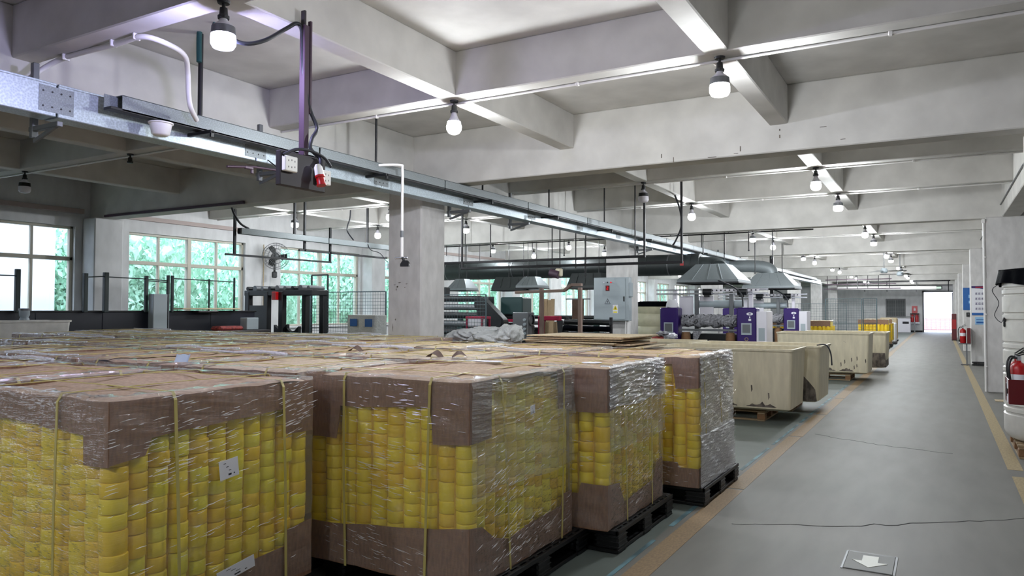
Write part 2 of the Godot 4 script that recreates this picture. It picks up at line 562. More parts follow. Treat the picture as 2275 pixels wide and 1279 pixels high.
func window(i: int, d0: float):
	var w := setting("window_%d" % i)
	var y0 := 1.12
	var y1 := 3.2
	var l := 3.06
	var x := XW - 0.13
	var ym := 2.56
	var b := B.new()
	b.bd(x - 0.05, x + 0.05, y0, y0 + 0.05, d0, d0 + l, 0.006).bd(x - 0.05, x + 0.05, y1 - 0.05, y1, d0, d0 + l, 0.006)
	b.bd(x - 0.05, x + 0.05, y0, y1, d0, d0 + 0.06, 0.006).bd(x - 0.05, x + 0.05, y0, y1, d0 + l - 0.06, d0 + l, 0.006)
	b.bd(x - 0.05, x + 0.05, ym - 0.04, ym + 0.04, d0, d0 + l, 0.006)
	part("window_frame", b, "window_frame", w)
	part("mullion", B.new().bd(x - 0.055, x + 0.055, y0, y1, d0 + l / 2 - 0.05, d0 + l / 2 + 0.05, 0.006), "window_frame", w)
	for k in [0.25, 0.75]:
		part("glazing_bar", B.new().bd(x - 0.035, x + 0.035, y0, y1, d0 + l * k - 0.025, d0 + l * k + 0.025, 0.005), "window_frame", w)
	part("sill", B.new().bd(XW - 0.1, XW + 0.06, y0 - 0.05, y0, d0 - 0.05, d0 + l + 0.05, 0.01), "wall", w)
	for k in 4:
		part("pane", B.new().bd(x - 0.004, x - 0.001, ym, y1, d0 + l * k / 4, d0 + l * (k + 1) / 4), "glass", w)
		part("pane", B.new().bd(x - 0.004 + (k % 2) * 0.012, x - 0.001 + (k % 2) * 0.012, y0, ym, d0 + l * k / 4, d0 + l * (k + 1) / 4), "glass", w)


func crown(n: int, sd: int) -> ArrayMesh:   # leaves in clumps
	var r := RandomNumberGenerator.new()
	r.seed = sd
	var b := B.new()
	for i in n:
		var dir := Vector3(r.randfn(), r.randfn() * 0.9, r.randfn()).normalized()
		var c := dir * pow(r.randf(), 0.4) * (0.72 + 0.28 * sin(dir.x * 5.0 + sd) * cos(dir.y * 4.0 + sd))
		var a := Vector3(r.randfn(), r.randfn(), r.randfn()).normalized()
		var e := a.cross(Vector3(r.randfn(), r.randfn(), r.randfn())).normalized()
		var s := r.randf_range(0.025, 0.06)
		var n1 := a.cross(e).normalized()
		b.tri(c - a * s, c + e * s * 0.45, c + a * s, n1, n1, n1)
		b.tri(c - a * s, c - e * s * 0.45, c + a * s, n1, n1, n1)
	return b.done()


func outside():
	# ground, trees and a white house beyond the windows; a walled terrace beyond the door
	part("ground", B.new().bd(-60, XW - 0.26, -0.3, -0.1, -20, 110), "earth", setting("ground"))
	var crowns := [crown(9000, 1), crown(9000, 2), crown(9000, 3)]
	var k := 0
	var spots := [[-18.3, 12.4], [-22.0, 14.6], [-18.4, 16.4], [-22.2, 18.8], [-18.5, 20.6], [-22.3, 23.2], [-18.4, 25.0], [-22.2, 29.0], [-18.5, 33.0], [-22.0, 37.5], [-18.4, 42.0], [-22.1, 48.0], [-18.5, 54.5]]
	for s in spots:
		var t := thing("tree", "pale green leafy tree outside the windows, %s from the white house" % (nth(k) if k < 12 else "farthest"), "tree", P(s[0], -0.1, s[1]), "trees outside the windows", k * 1.3)
		var c := part("crown", crowns[k % 3], "leaf" if k % 2 else "leaf_pale", t)
		var r: float = [1.75, 1.8, 1.7][k % 3]
		c.position = Vector3(0, 2.5 + 0.3 * (k % 2), 0)
		c.scale = Vector3(r, r * 1.5, r)
		part("trunk", B.new().tube([Vector3(0, 0, 0), Vector3(0.08, 1.2, 0.05), Vector3(0, 2.6, 0)], 0.14, 8, 0.07), "trunk", t)
		k += 1
	var hd := thing("hedge", "tall pale green hedge of leaves far behind the trees outside", "hedge", P(-26.5, -0.1, 34))
	var hm := B.new()
	var mm := MultiMesh.new()
	mm.transform_format = MultiMesh.TRANSFORM_3D
	mm.mesh = crowns[0]
	mm.instance_count = 26
	for i in 26:
		mm.set_instance_transform(i, Transform3D(Basis(Vector3.UP, i * 1.7).scaled(Vector3(2.6, 3.4, 2.6)), Vector3(rng.randf_range(-0.6, 0.6), 2.7, 26.0 - i * 2.1)))
	var mi := MultiMeshInstance3D.new()
	mi.name = "foliage"
	mi.multimesh = mm
	mi.material_override = M["leaf_pale"]
	mi.set_meta("kind", "stuff")
	hd.add_child(mi, true)
	var ho := thing("house", "white rendered house wall close outside the leftmost window", "building", P(-20, -0.1, 5.0))
	part("wall", B.new().box(Vector3(0, 2.6, 0), Vector3(4, 5.2, 9.8), 0.03), "render_white", ho)
	part("roof", B.new().box(Vector3(0, 5.3, 0), Vector3(4.6, 0.2, 10.2), 0.03), "grey_frame", ho)
	var dp := part("downpipe", B.new().cyl(Vector3(2.08, 0, 3.2), Vector3(2.08, 5.1, 3.2), 0.06), "white_pvc", ho)
	# terrace
	part("ground", B.new().bd(-12, 14, -0.25, -0.02, 62.3, 90), "paving", setting("terrace"))
	var pw := thing("parapet", "low pink brick parapet beyond the far doorway", "wall", P(0, -0.02, 69))
	for r in 6:
		for c in 14:
			part("brick", B.new().box(Vector3(-3.6 + c * 0.52 + (r % 2) * 0.26, 0.1 + r * 0.155, 0), Vector3(0.50, 0.14, 0.2), 0.01), "brick", pw)
	part("mortar", B.new().box(Vector3(0, 0.47, 0), Vector3(7.6, 0.94, 0.16)), "paving", pw)
	part("coping", B.new().box(Vector3(0, 0.98, 0), Vector3(7.9, 0.07, 0.28), 0.01), "render_white", pw)
	var ra := thing("railing", "thin dark railing in front of the pink parapet", "railing", P(0, -0.02, 67.5))
	part("rail", B.new().bar(Vector3(-2.5, 0.95, 0), Vector3(2.5, 0.95, 0), 0.03, 0.03), "grey_steel", ra)
	part("rail", B.new().bar(Vector3(-2.5, 0.1, 0), Vector3(2.5, 0.1, 0), 0.03, 0.03), "grey_steel", ra)
	for q in 17:
		part("baluster", B.new().cyl(Vector3(-2.5 + q * 0.3125, 0, 0), Vector3(-2.5 + q * 0.3125, 0.95, 0), 0.01, 6), "grey_steel", ra)
	var wb := thing("white_building", "white building beyond the parapet outside the far door", "building", P(0, -0.02, 84))
	part("wall", B.new().box(Vector3(0, 3.5, 0), Vector3(22, 7, 4), 0.03), "render_white", wb)


# ---- lamps at the crossings of the beams
func lamp(x: float, d: float, kind: int, lit: bool, label: String, bluish := false, power := 1.0):
	var t := thing("ceiling_bulb", label, "light bulb", P(x, 3.68, d), "bulbs hanging at the beam crossings")
	part("ceiling_rose", B.new().lathe([Vector2(0, 0), Vector2(0.045, -0.001), Vector2(0.04, -0.018), Vector2(0, -0.019)], Transform3D(), 16), "dark_steel", t)
	part("socket", B.new().cyl(Vector3(0, -0.015, 0), Vector3(0, -0.05, 0), 0.012, 8).lathe([Vector2(0, -0.045), Vector2(0.026, -0.05), Vector2(0.03, -0.1), Vector2(0.04, -0.105), Vector2(0.038, -0.125), Vector2(0, -0.126)], Transform3D(), 16), "black_plastic", t)
	if kind < 0:
		return
	var lm = ("led_blue" if bluish else "led") if lit else "machine_white"
	var y := -0.24
	if kind == 0:   # pear shaped bulb
		part("neck", B.new().lathe([Vector2(0.024, -0.12), Vector2(0.03, -0.15), Vector2(0.046, -0.185), Vector2(0.068, -0.218), Vector2(0, -0.219)], Transform3D(), 16), "machine_white", t)
		part("globe", B.new().lathe([Vector2(0.067, -0.2195), Vector2(0.08, -0.265), Vector2(0.076, -0.3), Vector2(0.058, -0.33), Vector2(0.03, -0.345), Vector2(0, -0.348)], Transform3D(), 20), lm, t)
		y = -0.27
	else:
		part("neck", B.new().lathe([Vector2(0.024, -0.12), Vector2(0.03, -0.14), Vector2(0.06, -0.165), Vector2(0.078, -0.18)], Transform3D(), 16), "machine_white", t)
		part("collar", B.new().lathe([Vector2(0, -0.178), Vector2(0.078, -0.18), Vector2(0.082, -0.235), Vector2(0, -0.236)], Transform3D(), 20), "grey_steel" if lit else "black_plastic", t)
		part("globe", B.new().lathe([Vector2(0.082, -0.2365), Vector2(0.085, -0.26), Vector2(0.084, -0.3), Vector2(0.07, -0.325), Vector2(0.04, -0.335), Vector2(0, -0.338)], Transform3D(), 20), lm, t)
		y = -0.285
	if lit:
		var o := OmniLight3D.new()
		o.name = "bulb_light"
		o.position = Vector3(0, y, 0)
		o.light_color = Color(0.78, 0.77, 1.0) if bluish else Color(0.96, 0.98, 1.0)
		o.light_energy = LAMP * power * (0.75 if bluish else 1.0)
		o.omni_range = 60
		o.omni_attenuation = 2.0
		o.light_size = 0.06
		o.shadow_enabled = true
		t.add_child(o, true)


func lamps():
	var xs := [-12.21, -9.571, -4.241, -1.572]
	var nx := ["line nearest the windows", "inner line of the window bay", "line left of the aisle", "line over the aisle"]
	var ds := [-2.14, 3.42, 6.224, 11.782, 14.556, 20.117, 22.85, 28.46, 31.24, 36.8, 39.58, 45.14, 47.92, 53.5, 56.3]
	for r in ds.size():
		for c in 4:
			var q := r - 1
			if (r < 2 and c < 2) or (q > 10 and c < 2):
				continue
			var kind := 1
			var lit := true
			var what := "lit bulb"
			if q == 1 and c == 1:
				kind = -1; lit = false; what = "empty bulb socket"
			elif q == 1 and c == 0:
				lit = false; what = "unlit bulb"
			elif q == 2 and c == 2:
				lit = false; what = "unlit bulb with black collar"
			elif q == 0 and c == 2:
				what = "large bluish lit bulb"
			elif q == 1 and c == 2:
				kind = 0; what = "pear-shaped lit bulb"
			elif (q + c) % 2 and not (q == 1 and c == 3):
				kind = 0
			var e := 1.0
			if q > 5:
				e = 1.0
			elif q == 0 and c == 3:
				e = 0.4
			lamp(xs[c], ds[r], kind, lit, "%s, %s cross beam from the camera, %s" % [what, nth(q), nx[c]] if q >= 0 else "lit bulb behind the camera, %s" % nx[c], q == 0 and c == 2, e)
	# conduits clipped under the cross beams
	for r in [1, 2, 3, 4, 5, 6]:
		var d: float = ds[r + 1] + 0.06
		var t := thing("conduit", "thin white conduit clipped under the %s cross beam from the camera" % nth(r), "conduit", P(0, 3.68, d), "conduits under the cross beams")
		part("pipe", B.new().cyl(Vector3(-6.74, -0.016, 0), Vector3(1.03, -0.016, 0), 0.013, 8), "white_pvc", t)
		part("pipe", B.new().cyl(Vector3(-14.8, -0.016, 0), Vector3(-7.07, -0.016, 0), 0.013, 8), "white_pvc", t)
		for x in [-13.4, -10.9, -8.2, -5.3, -2.9, -0.3]:
			part("clip", B.new().box(Vector3(x, -0.017, 0), Vector3(0.03, 0.032, 0.036), 0.004), "white_pvc", t)


# ---- wrapped loads: cardboard-capped stacks of yellow spools under stretch film, strapped
# faces: 0 front (+z), 1 right (+x), 2 back, 3 left; u runs along the face, y up from the load's base
func face(f: int, s: Vector3, off: float) -> Transform3D:
	match f:
		0: return Transform3D(Basis(Vector3.RIGHT, Vector3.UP, Vector3.BACK), Vector3(-s.x / 2, 0, s.z / 2 + off))
		1: return Transform3D(Basis(Vector3.FORWARD, Vector3.UP, Vector3.RIGHT), Vector3(s.x / 2 + off, 0, s.z / 2))
		2: return Transform3D(Basis(Vector3.LEFT, Vector3.UP, Vector3.FORWARD), Vector3(s.x / 2, 0, -s.z / 2 - off))
	return Transform3D(Basis(Vector3.BACK, Vector3.UP, Vector3.LEFT), Vector3(-s.x / 2 - off, 0, -s.z / 2))


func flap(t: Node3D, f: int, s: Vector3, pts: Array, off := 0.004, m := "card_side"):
	var o := []
	for i in pts.size():   # torn, wavy edges
		var a: Vector2 = pts[i]
		var b: Vector2 = pts[(i + 1) % pts.size()]
		var n := maxi(1, int((b - a).length() / 0.09))
		for k in n:
			var q := a.lerp(b, float(k) / n)
			if k > 0:
				q += Vector2(rng.randf_range(-0.004, 0.004), rng.randf_range(-0.005, 0.005))
			o.append(q)
	return part("cardboard_flap", B.new().prism(o, 0.006, face(f, s, off)), m, t)


func wobble(a: float, b: float, k: float) -> float:
	return sin(a * 7.0 + k) * cos(b * 5.0 - k * 1.7) + 0.5 * sin(a * 17.0 + b * 13.0 + k * 3.0)


func lid(t: Node3D, s: Vector3, n: int, k: float, m := "card"):
	var w := s.x / n
	for i in n:
		var x0 := -s.x / 2 - 0.006 + i * w
		var lift := 0.006 * ((i * 7 + int(k * 3)) % 3)
		var f := func(u: float, v: float) -> Vector3:
			var x := x0 + u * (w + 0.012)
			var z := -s.z / 2 - 0.008 + v * (s.z + 0.016)
			var e := minf(minf(x + s.x / 2, s.x / 2 - x), minf(z + s.z / 2, s.z / 2 - z))
			return Vector3(x, s.y + lift + 0.010 * wobble(x, z, k) - 0.012 * clampf(1.0 - e / 0.05, 0, 1.2), z)
		part("cardboard_sheet", B.new().sheet(f, 12, 24, Vector3.UP), m, t)


func film(t: Node3D, s: Vector3, y0: float, m := "film", k := 0.0, faces := [0, 1, 2, 3], rim := 0.07, rows := 150, rip := 0.0016):
	var rip_noise := FastNoiseLite.new()
	rip_noise.seed = int(k * 10)
	rip_noise.frequency = 1.0
	rip_noise.fractal_octaves = 2
	var rim_pts := []   # outline seen from above: [point, outward]
	if faces.size() == 4:
		var hx := s.x / 2 + 0.016
		var hz := s.z / 2 + 0.016
		var r := 0.035
		for c in 4:
			var sx: float = [1, -1, -1, 1][c]
			var sz: float = [1, 1, -1, -1][c]
			for i in 6:
				var a := PI / 2 * c + PI / 2 * i / 5
				rim_pts.append([Vector2(sx * (hx - r) + cos(a) * r, sz * (hz - r) + sin(a) * r), Vector2(cos(a), sin(a))])
			var e := Vector2(sx * (hx - r), sz * hz) if c % 2 == 0 else Vector2(sx * hx, sz * (hz - r))
			var g := Vector2(-sx * (hx - r), sz * hz) if c % 2 == 0 else Vector2(sx * hx, -sz * (hz - r))
			for i in range(1, 30):
				rim_pts.append([e.lerp(g, i / 30.0), Vector2(cos(PI / 2 * (c + 1)), sin(PI / 2 * (c + 1)))])
		rim_pts.append(rim_pts[0])
	else:
		var f: int = faces[0]
		var xf := face(f, s, 0.018)
		var l := s.x if f % 2 == 0 else s.z
		for i in 41:
			var p := xf * Vector3(l * (i / 40.0 * 1.01 - 0.005), 0, 0)
			rim_pts.append([Vector2(p.x, p.z), Vector2(xf.basis.z.x, xf.basis.z.z)])
	var n := rim_pts.size() - 1
	var fn := func(u: float, v: float) -> Vector3:
		var q = rim_pts[int(round(u * n))]
		var p: Vector2 = q[0]
		var o: Vector2 = q[1]
		var y: float = y0 + (s.y + 0.010 - y0) * minf(v / 0.93, 1.0)
		var al := p.x * o.y - p.y * o.x
		var w: float = 0.005 * wobble(al * 1.3, y * 3.0, k) + 0.002 * sin(y * 52.0 + al * 6.0 + k)
		w += rip * rip_noise.get_noise_2d(al * 3.0, (y + 0.03 * sin(al * 3.0 + k)) * 42.0) * (1.0 + 1.5 * absf(rip_noise.get_noise_2d(al * 1.5 + 9.0, y * 2.5)) + (1.0 if y > s.y * 0.7 else 0.0))
		if absf(o.x) > 0.02 and absf(o.y) > 0.02:
			w *= 0.3
		if v > 0.93:
			var z := (v - 0.93) / 0.07
			p -= o * (z * rim + z * 0.02 * sin(al * 30.0 + k))
			return Vector3(p.x, s.y + 0.017 + 0.004 * sin(al * 44.0 + k) * z, p.y)
		p += o * w
		return Vector3(p.x, y + (0.012 * sin(al * 7.0 + k) if v == 0.0 and y0 > 0.1 else 0.0), p.y)
	return part("stretch_film", B.new().sheet(fn, n, rows, Vector3.UP, Vector3(0, s.y * 0.5, 0)), m, t)


func creases(t: Node3D, s: Vector3, zones: Array, off := 0.021):   # raised folds in the film: [face, count, u0, u1, y0, y1, slope]
	var b := B.new()
	for z in zones:
		var xf := face(z[0], s, off)
		for i in z[1]:
			var u: float = lerpf(z[2], z[3], clampf(0.5 + rng.randfn() * 0.28, 0, 1))
			var y: float = lerpf(z[4], z[5], clampf(0.5 + rng.randfn() * 0.28, 0, 1))
			var l := rng.randf_range(0.015, 0.075)
			var w := rng.randf_range(0.0008, 0.0022)
			var sl: float = z[6] + rng.randf_range(-0.08, 0.08)
			var a := Vector3(u - l / 2, y - l / 2 * sl, 0)
			var c := Vector3(u + l / 2, y + l / 2 * sl, 0)
			var m := (a + c) / 2 + Vector3(0, rng.randf_range(-0.003, 0.003), 0.002)
			var up := Vector3(0, w, 0)
			b.quad(xf * (a - up * 0.3), xf * (m - up), xf * (m + up), xf * (a + up * 0.3), (xf.basis * Vector3(-0.04, 0.75, 0.66)).normalized())
			b.quad(xf * (m - up), xf * (c - up * 0.3), xf * (c + up * 0.3), xf * (m + up), (xf.basis * Vector3(0.04, 0.75, 0.66)).normalized())
	part("film_creases", b, "film_crease", t).set_meta("kind", "stuff")


func strap_x(t: Node3D, s: Vector3, z: float, y0: float, lean := 0.0):   # over the top from left to right
	var b := B.new()
	var w := s.x / 2 + 0.022
	var p := [Vector3(w, y0, z + lean), Vector3(w + 0.004, s.y * 0.5, z + lean * 0.5), Vector3(w, s.y - 0.02, z), Vector3(w - 0.02, s.y + 0.016, z), Vector3(0, s.y + 0.022, z + 0.01), Vector3(-w + 0.02, s.y + 0.016, z), Vector3(-w, s.y - 0.02, z), Vector3(-w, y0, z)]
	for i in p.size() - 1:
		b.bar(p[i], p[i + 1], 0.015, 0.003, 0.0, Vector3.UP if absf(p[i].y - p[i + 1].y) < 0.04 else Vector3.RIGHT)
	part("strap", strapping(p, Vector3.BACK), "strap", t)


func strapping(p: Array, side: Vector3) -> B:   # flat band along the points, its width along side
	var b := B.new()
	for i in p.size() - 1:
		var z: Vector3 = (p[i + 1] - p[i]).normalized()
		var x := (side - z * side.dot(z)).normalized()
		b.box((p[i] + p[i + 1]) / 2, Vector3(0.015, 0.003, (p[i + 1] - p[i]).length() + 0.003), 0.0, Basis(x, z.cross(x), z))
	return b


func strap_z(t: Node3D, s: Vector3, x: float, y0: float, lean := 0.0):   # over the top from front to back
	var w := s.z / 2 + 0.022
	var p := [Vector3(x + lean, y0, w), Vector3(x + lean * 0.4, s.y * 0.5, w + 0.005), Vector3(x, s.y - 0.02, w), Vector3(x, s.y + 0.016, w - 0.02), Vector3(x + 0.01, s.y + 0.022, 0), Vector3(x, s.y + 0.016, -w + 0.02), Vector3(x, s.y - 0.02, -w), Vector3(x, y0, -w)]
	part("strap", strapping(p, Vector3.RIGHT), "strap", t)


func spool_mesh(r: float, h: float) -> ArrayMesh:
	return B.new().lathe([Vector2(0, 0), Vector2(r * 0.95, 0), Vector2(r, h * 0.08), Vector2(r * 1.003, h * 0.5), Vector2(r, h * 0.92), Vector2(r * 0.95, h), Vector2(0, h)], Transform3D(), 18, 0.4).done()


func spools(t: Node3D, s: Vector3, fs: Array, lo: Array, hi: Array):
	var h := 0.066
	var mats := ["yarn", "yarn_gold", "yarn", "yarn_lemon"]
	for f in fs:
		var l := s.x if f % 2 == 0 else s.z
		var n := int(round(l / 0.108))
		var r := l / n / 2
		var ms := [spool_mesh(r * 0.99, h - 0.0015), spool_mesh(r * 0.99, h * 1.5 - 0.0015), spool_mesh(r * 0.97, h - 0.0015)]
		var xf := face(f, s, -r - 0.004)
		for c in n:
			if f == 1 and c == 0:
				continue
			var y: float = lo[f] - rng.randf() * h
			var run := 0
			var sink := rng.randf_range(0.0, 0.012)
			while y < hi[f] and y + h < s.y - 0.015:
				if y < 0.0:
					y = 0.002
				if run <= 0:
					run = rng.randi_range(2, 6)
					sink = rng.randf_range(0.0, 0.016) * (1.0 if c > 0 and c < n - 1 else 0.3)
				var big := rng.randf() < 0.16 and y + h * 1.5 < s.y - 0.02
				var o := part("spool", ms[1] if big else ms[rng.randi() % 2 * 2], mats[rng.randi() % 4 if f == 1 else rng.randi() % 3], t)
				o.position = xf * Vector3((c + 0.5) * 2 * r + rng.randf_range(-0.003, 0.003), y, -sink)
				o.rotation = Vector3(rng.randf_range(-0.025, 0.025), rng.randf() * TAU, rng.randf_range(-0.025, 0.025))
				y += h * 1.5 if big else h
				run -= 1
	var cr := 0.095
	part("inner_spools", B.new().box(Vector3(-0.0, s.y / 2 - 0.003, 0.0), Vector3(s.x - cr, s.y - 0.02, s.z - cr), 0.02), "yarn_core", t).set_meta("kind", "stuff")


func paper_label(t: Node3D, f: int, s: Vector3, u: float, y: float, w: float, h: float, tilt := 0.0):
	var xf := face(f, s, 0.026)
	var o := part("paper_label", B.new().box(Vector3(), Vector3(w, h, 0.002), 0.0006), "paper", t)
	o.transform = xf * Transform3D(Basis(Vector3.BACK, tilt), Vector3(u, y, 0))
	var p := B.new()
	p.box(Vector3(w * 0.02, -h * 0.3, 0.0012), Vector3(w * 0.16, h * 0.1, 0.0006))
	for k in 3:
		p.box(Vector3(w * (-0.2 + k * 0.12), h * (0.32 - k * 0.2), 0.0012), Vector3(w * 0.12, h * 0.035, 0.0006))
	p.box(Vector3(w * 0.25, -h * 0.3, 0.0012), Vector3(w * 0.06, h * 0.06, 0.0006))
	part("print", p, "ink", o)


func v2(a: Array) -> Array:
	var o := []
	for i in range(0, a.size(), 2):
		o.append(Vector2(a[i], a[i + 1]))
	return o


func plastic_pallet(label: String, x1: float, d0: float, w := 1.1, l := 1.1) -> Node3D:
	var t := thing("plastic_pallet", label, "pallet", P(x1 - w / 2, 0, d0 + l / 2), "black plastic pallets")
	var b := B.new()
	b.box(Vector3(0, 0.137, 0), Vector3(w - 0.1, 0.006, l - 0.1))
	for k in 12:
		b.box(Vector3(-w / 2 + 0.05 + k * (w - 0.1) / 11, 0.143, 0), Vector3(0.03, 0.014, l - 0.04), 0.003)
		b.box(Vector3(0, 0.142, -l / 2 + 0.05 + k * (l - 0.1) / 11), Vector3(w - 0.04, 0.012, 0.03), 0.003)
	part("deck", b, "black_plastic", t)
	b = B.new()
	for k in [-1, 1]:
		b.box(Vector3(0, 0.135, k * (l / 2 - 0.01)), Vector3(w, 0.03, 0.02), 0.004)
		b.box(Vector3(k * (w / 2 - 0.01), 0.135, 0), Vector3(0.02, 0.03, l), 0.004)
	part("rim", b, "black_plastic", t)
	for ix in [-1, 0, 1]:
		for iz in [-1, 0, 1]:
			var c := Vector3(ix * (w / 2 - 0.08), 0.075, iz * (l / 2 - 0.08))
			var q := B.new().box(c, Vector3(0.16, 0.1, 0.16), 0.012)
			for k in 3:
				q.box(c + Vector3(0, 0, 0), Vector3(0.164, 0.02, 0.02) if false else Vector3(0.166, 0.008, 0.166), 0.002)
				c.y += 0.03 if k == 0 else -0.06
			part("block", q, "black_plastic", t)
	for iz in [-1, 0, 1]:
		part("runner", B.new().box(Vector3(0, 0.013, iz * (l / 2 - 0.08)), Vector3(w - 0.01, 0.026, 0.14), 0.005), "black_plastic", t)
	for ix in [-1, 0, 1]:
		part("runner", B.new().box(Vector3(ix * (w / 2 - 0.08), 0.013, 0), Vector3(0.14, 0.025, l - 0.01), 0.005), "black_plastic", t)
	return t


const YB := 0.152


func bundle_at(label: String, x1: float, d0: float, s: Vector3) -> Node3D:
	return thing("wrapped_load", label, "pallet load", P(x1 - s.x / 2, YB, d0 + s.z / 2), "film-wrapped loads of yellow spools")


func loads():
	# nearest load, bottom left of the view
	var s := Vector3(1.13, 1.035, 1.14)
	var H := s.y
	var t := bundle_at("nearest wrapped load of yellow spools, with a white label on its right face", -2.97, 1.86, s)
	plastic_pallet("black pallet under the nearest wrapped load", -2.91, 1.80, 1.18, 1.18)
	lid(t, s, 2, 1.0)
	flap(t, 0, s, v2([-0.004, H, 1.137, H, 1.137, 0.765, 0.965, 0.76, 0.96, 0.885, 0.5, 0.905, -0.004, 0.92]))
	flap(t, 1, s, v2([-0.004, H, 1.144, H, 1.144, 0.765, 0.95, 0.77, 0.93, 0.90, 0.6, 0.885, 0.19, 0.86, 0.16, 0.79, -0.004, 0.77]))
	flap(t, 2, s, v2([0, H, 1.13, H, 1.13, 0.85, 0, 0.85]))
	flap(t, 3, s, v2([0, H, 1.14, H, 1.14, 0.85, 0, 0.85]))
	flap(t, 0, s, v2([0, 0, 1.13, 0, 1.13, 0.10, 0.4, 0.13, 0, 0.1]))
	flap(t, 1, s, v2([0, 0, 1.144, 0, 1.144, 0.29, 0.97, 0.27, 0.95, 0.19, 0.5, 0.16, 0.2, 0.14, 0, 0.16]))
	spools(t, s, [0, 1], [0.08, 0.1, 0, 0], [0.95, 0.95, 0, 0])
	film(t, s, 0.02, "film", 0.4)
	creases(t, s, [[1, 170, 0.0, 0.75, 0.55, 1.03, 0.14], [1, 70, 0.85, 1.13, 0.75, 1.03, 0.2], [1, 60, 0.1, 1.0, 0.1, 0.6, 0.1], [0, 200, 0.0, 1.1, 0.1, 1.0, -0.12]])
	strap_z(t, s, -0.365, 0.0, -0.02); strap_z(t, s, 0.225, 0.0, -0.01)
	strap_x(t, s, 0.57 - 0.29, 0.0, -0.04); strap_x(t, s, 0.57 - 0.92, 0.0, -0.03)
	paper_label(t, 1, s, 0.58, 0.66, 0.11, 0.09, 0.12)
	paper_label(t, 1, s, 0.63, 0.17, 0.22, 0.06, 0.14)

	# second load
	s = Vector3(1.12, 1.045, 1.2)
	H = s.y
	t = bundle_at("second wrapped load of yellow spools along the aisle, its right face pale under film", -2.08, 3.2, s)
	plastic_pallet("black pallet under the second wrapped load along the aisle", -2.02, 3.30, 1.14, 1.24)
	lid(t, s, 3, 2.0)
	flap(t, 0, s, v2([-0.004, H, 1.127, H, 1.127, 0.73, 0.90, 0.715, 0.88, 0.905, 0.26, 0.875, 0.23, 0.69, -0.004, 0.69]))
	flap(t, 1, s, v2([-0.004, H, 0.21, H, 0.21, 0.74, -0.004, 0.73]))
	flap(t, 1, s, v2([1.0, H, 1.204, H, 1.204, 0.77, 1.02, 0.8]))
	flap(t, 2, s, v2([0, H, 1.12, H, 1.12, 0.85, 0, 0.85]))
	flap(t, 3, s, v2([0, H, 1.2, H, 1.2, 0.85, 0, 0.85]))
	flap(t, 0, s, v2([-0.004, 0, 1.127, 0, 1.127, 0.31, 0.8, 0.27, 0.3, 0.22, -0.004, 0.21]))
	flap(t, 1, s, v2([-0.004, 0, 1.204, 0, 1.204, 0.26, 1.08, 0.26, 1.05, 0.19, 0.6, 0.18, 0.4, 0.16, 0.25, 0.2, 0.12, 0.29, -0.004, 0.31]))
	spools(t, s, [0, 1], [0.2, 0.12, 0, 0], [0.93, 1.02, 0, 0])
	film(t, s, 0.01, "film", 1.7)
	film(t, Vector3(1.135, 1.045, 1.21), 0.45, "film_veil", 2.7, [1], 0.05)
	creases(t, s, [[1, 150, 0.05, 0.6, 0.1, 0.7, 0.3], [1, 60, 0.2, 1.15, 0.5, 1.03, 0.15], [1, 90, 0.2, 1.1, 0.02, 0.25, 0.25], [0, 130, 0.35, 0.85, 0.3, 0.85, -0.1], [0, 60, 0.3, 1.1, 0.8, 1.02, -0.05], [0, 60, 0.2, 0.85, 0.03, 0.25, -0.15]], 0.036)
	strap_z(t, s, -0.26, 0.0, 0.02); strap_z(t, s, 0.33, 0.0, -0.03)
	strap_x(t, s, 0.6 - 0.29, 0.0, -0.1); strap_x(t, s, 0.6 - 1.06, 0.0, 0.03)
	paper_label(t, 1, s, 0.635, 0.84, 0.055, 0.05, 0.1)
	part("paper_scrap", B.new().box(Vector3(0.02, H + 0.03, -0.45), Vector3(0.2, 0.002, 0.09), 0.0), "paper", t)

	# third load
	s = Vector3(1.1, 1.035, 1.08)
	H = s.y
	t = bundle_at("third wrapped load of yellow spools along the aisle, with deep cardboard corners", -1.87, 4.5, s)
	plastic_pallet("black pallet under the third wrapped load along the aisle", -1.81, 4.54, 1.12, 1.14)
	lid(t, s, 2, 3.0)
	flap(t, 0, s, v2([-0.004, H, 1.107, H, 1.107, 0.755, 0.7, 0.75, -0.004, 0.75]))
	flap(t, 1, s, v2([-0.004, H, 0.14, H, 0.14, 0.77, -0.004, 0.755]))
	flap(t, 1, s, v2([0.95, H, 1.084, H, 1.084, 0.8, 0.96, 0.8]))
	flap(t, 2, s, v2([0, H, 1.1, H, 1.1, 0.8, 0, 0.8]))
	flap(t, 3, s, v2([0, H, 1.08, H, 1.08, 0.8, 0, 0.8]))
	flap(t, 0, s, v2([0, 0, 1.107, 0, 1.107, 0.29, 0.92, 0.29, 0.9, 0.22, 0, 0.22]))
	flap(t, 1, s, v2([-0.004, 0, 1.084, 0, 1.084, 0.3, 0.95, 0.28, 0.9, 0.17, 0.3, 0.12, 0.2, 0.27, -0.004, 0.29]))
	spools(t, s, [0, 1], [0.22, 0.12, 0, 0], [0.8, 1.0, 0, 0])
	film(t, s, 0.01, "film", 3.1)
	film(t, Vector3(1.115, 1.035, 1.09), 0.5, "film_veil", 3.9, [1], 0.05)
	film(t, Vector3(1.118, 1.035, 1.1), 0.78, "film_thick", 5.2, [1], 0.05, 80, 0.004)
	creases(t, s, [[1, 220, 0.05, 1.05, 0.5, 1.03, 0.2], [1, 90, 0.1, 0.9, 0.1, 0.5, 0.2], [0, 60, 0.2, 1.1, 0.15, 0.85, -0.05]], 0.046)
	strap_z(t, s, 0.28, 0.0, 0.02); strap_z(t, s, -0.25, 0.0)
	strap_x(t, s, 0.54 - 0.23, 0.0, -0.08); strap_x(t, s, 0.54 - 0.76, 0.0, -0.05)
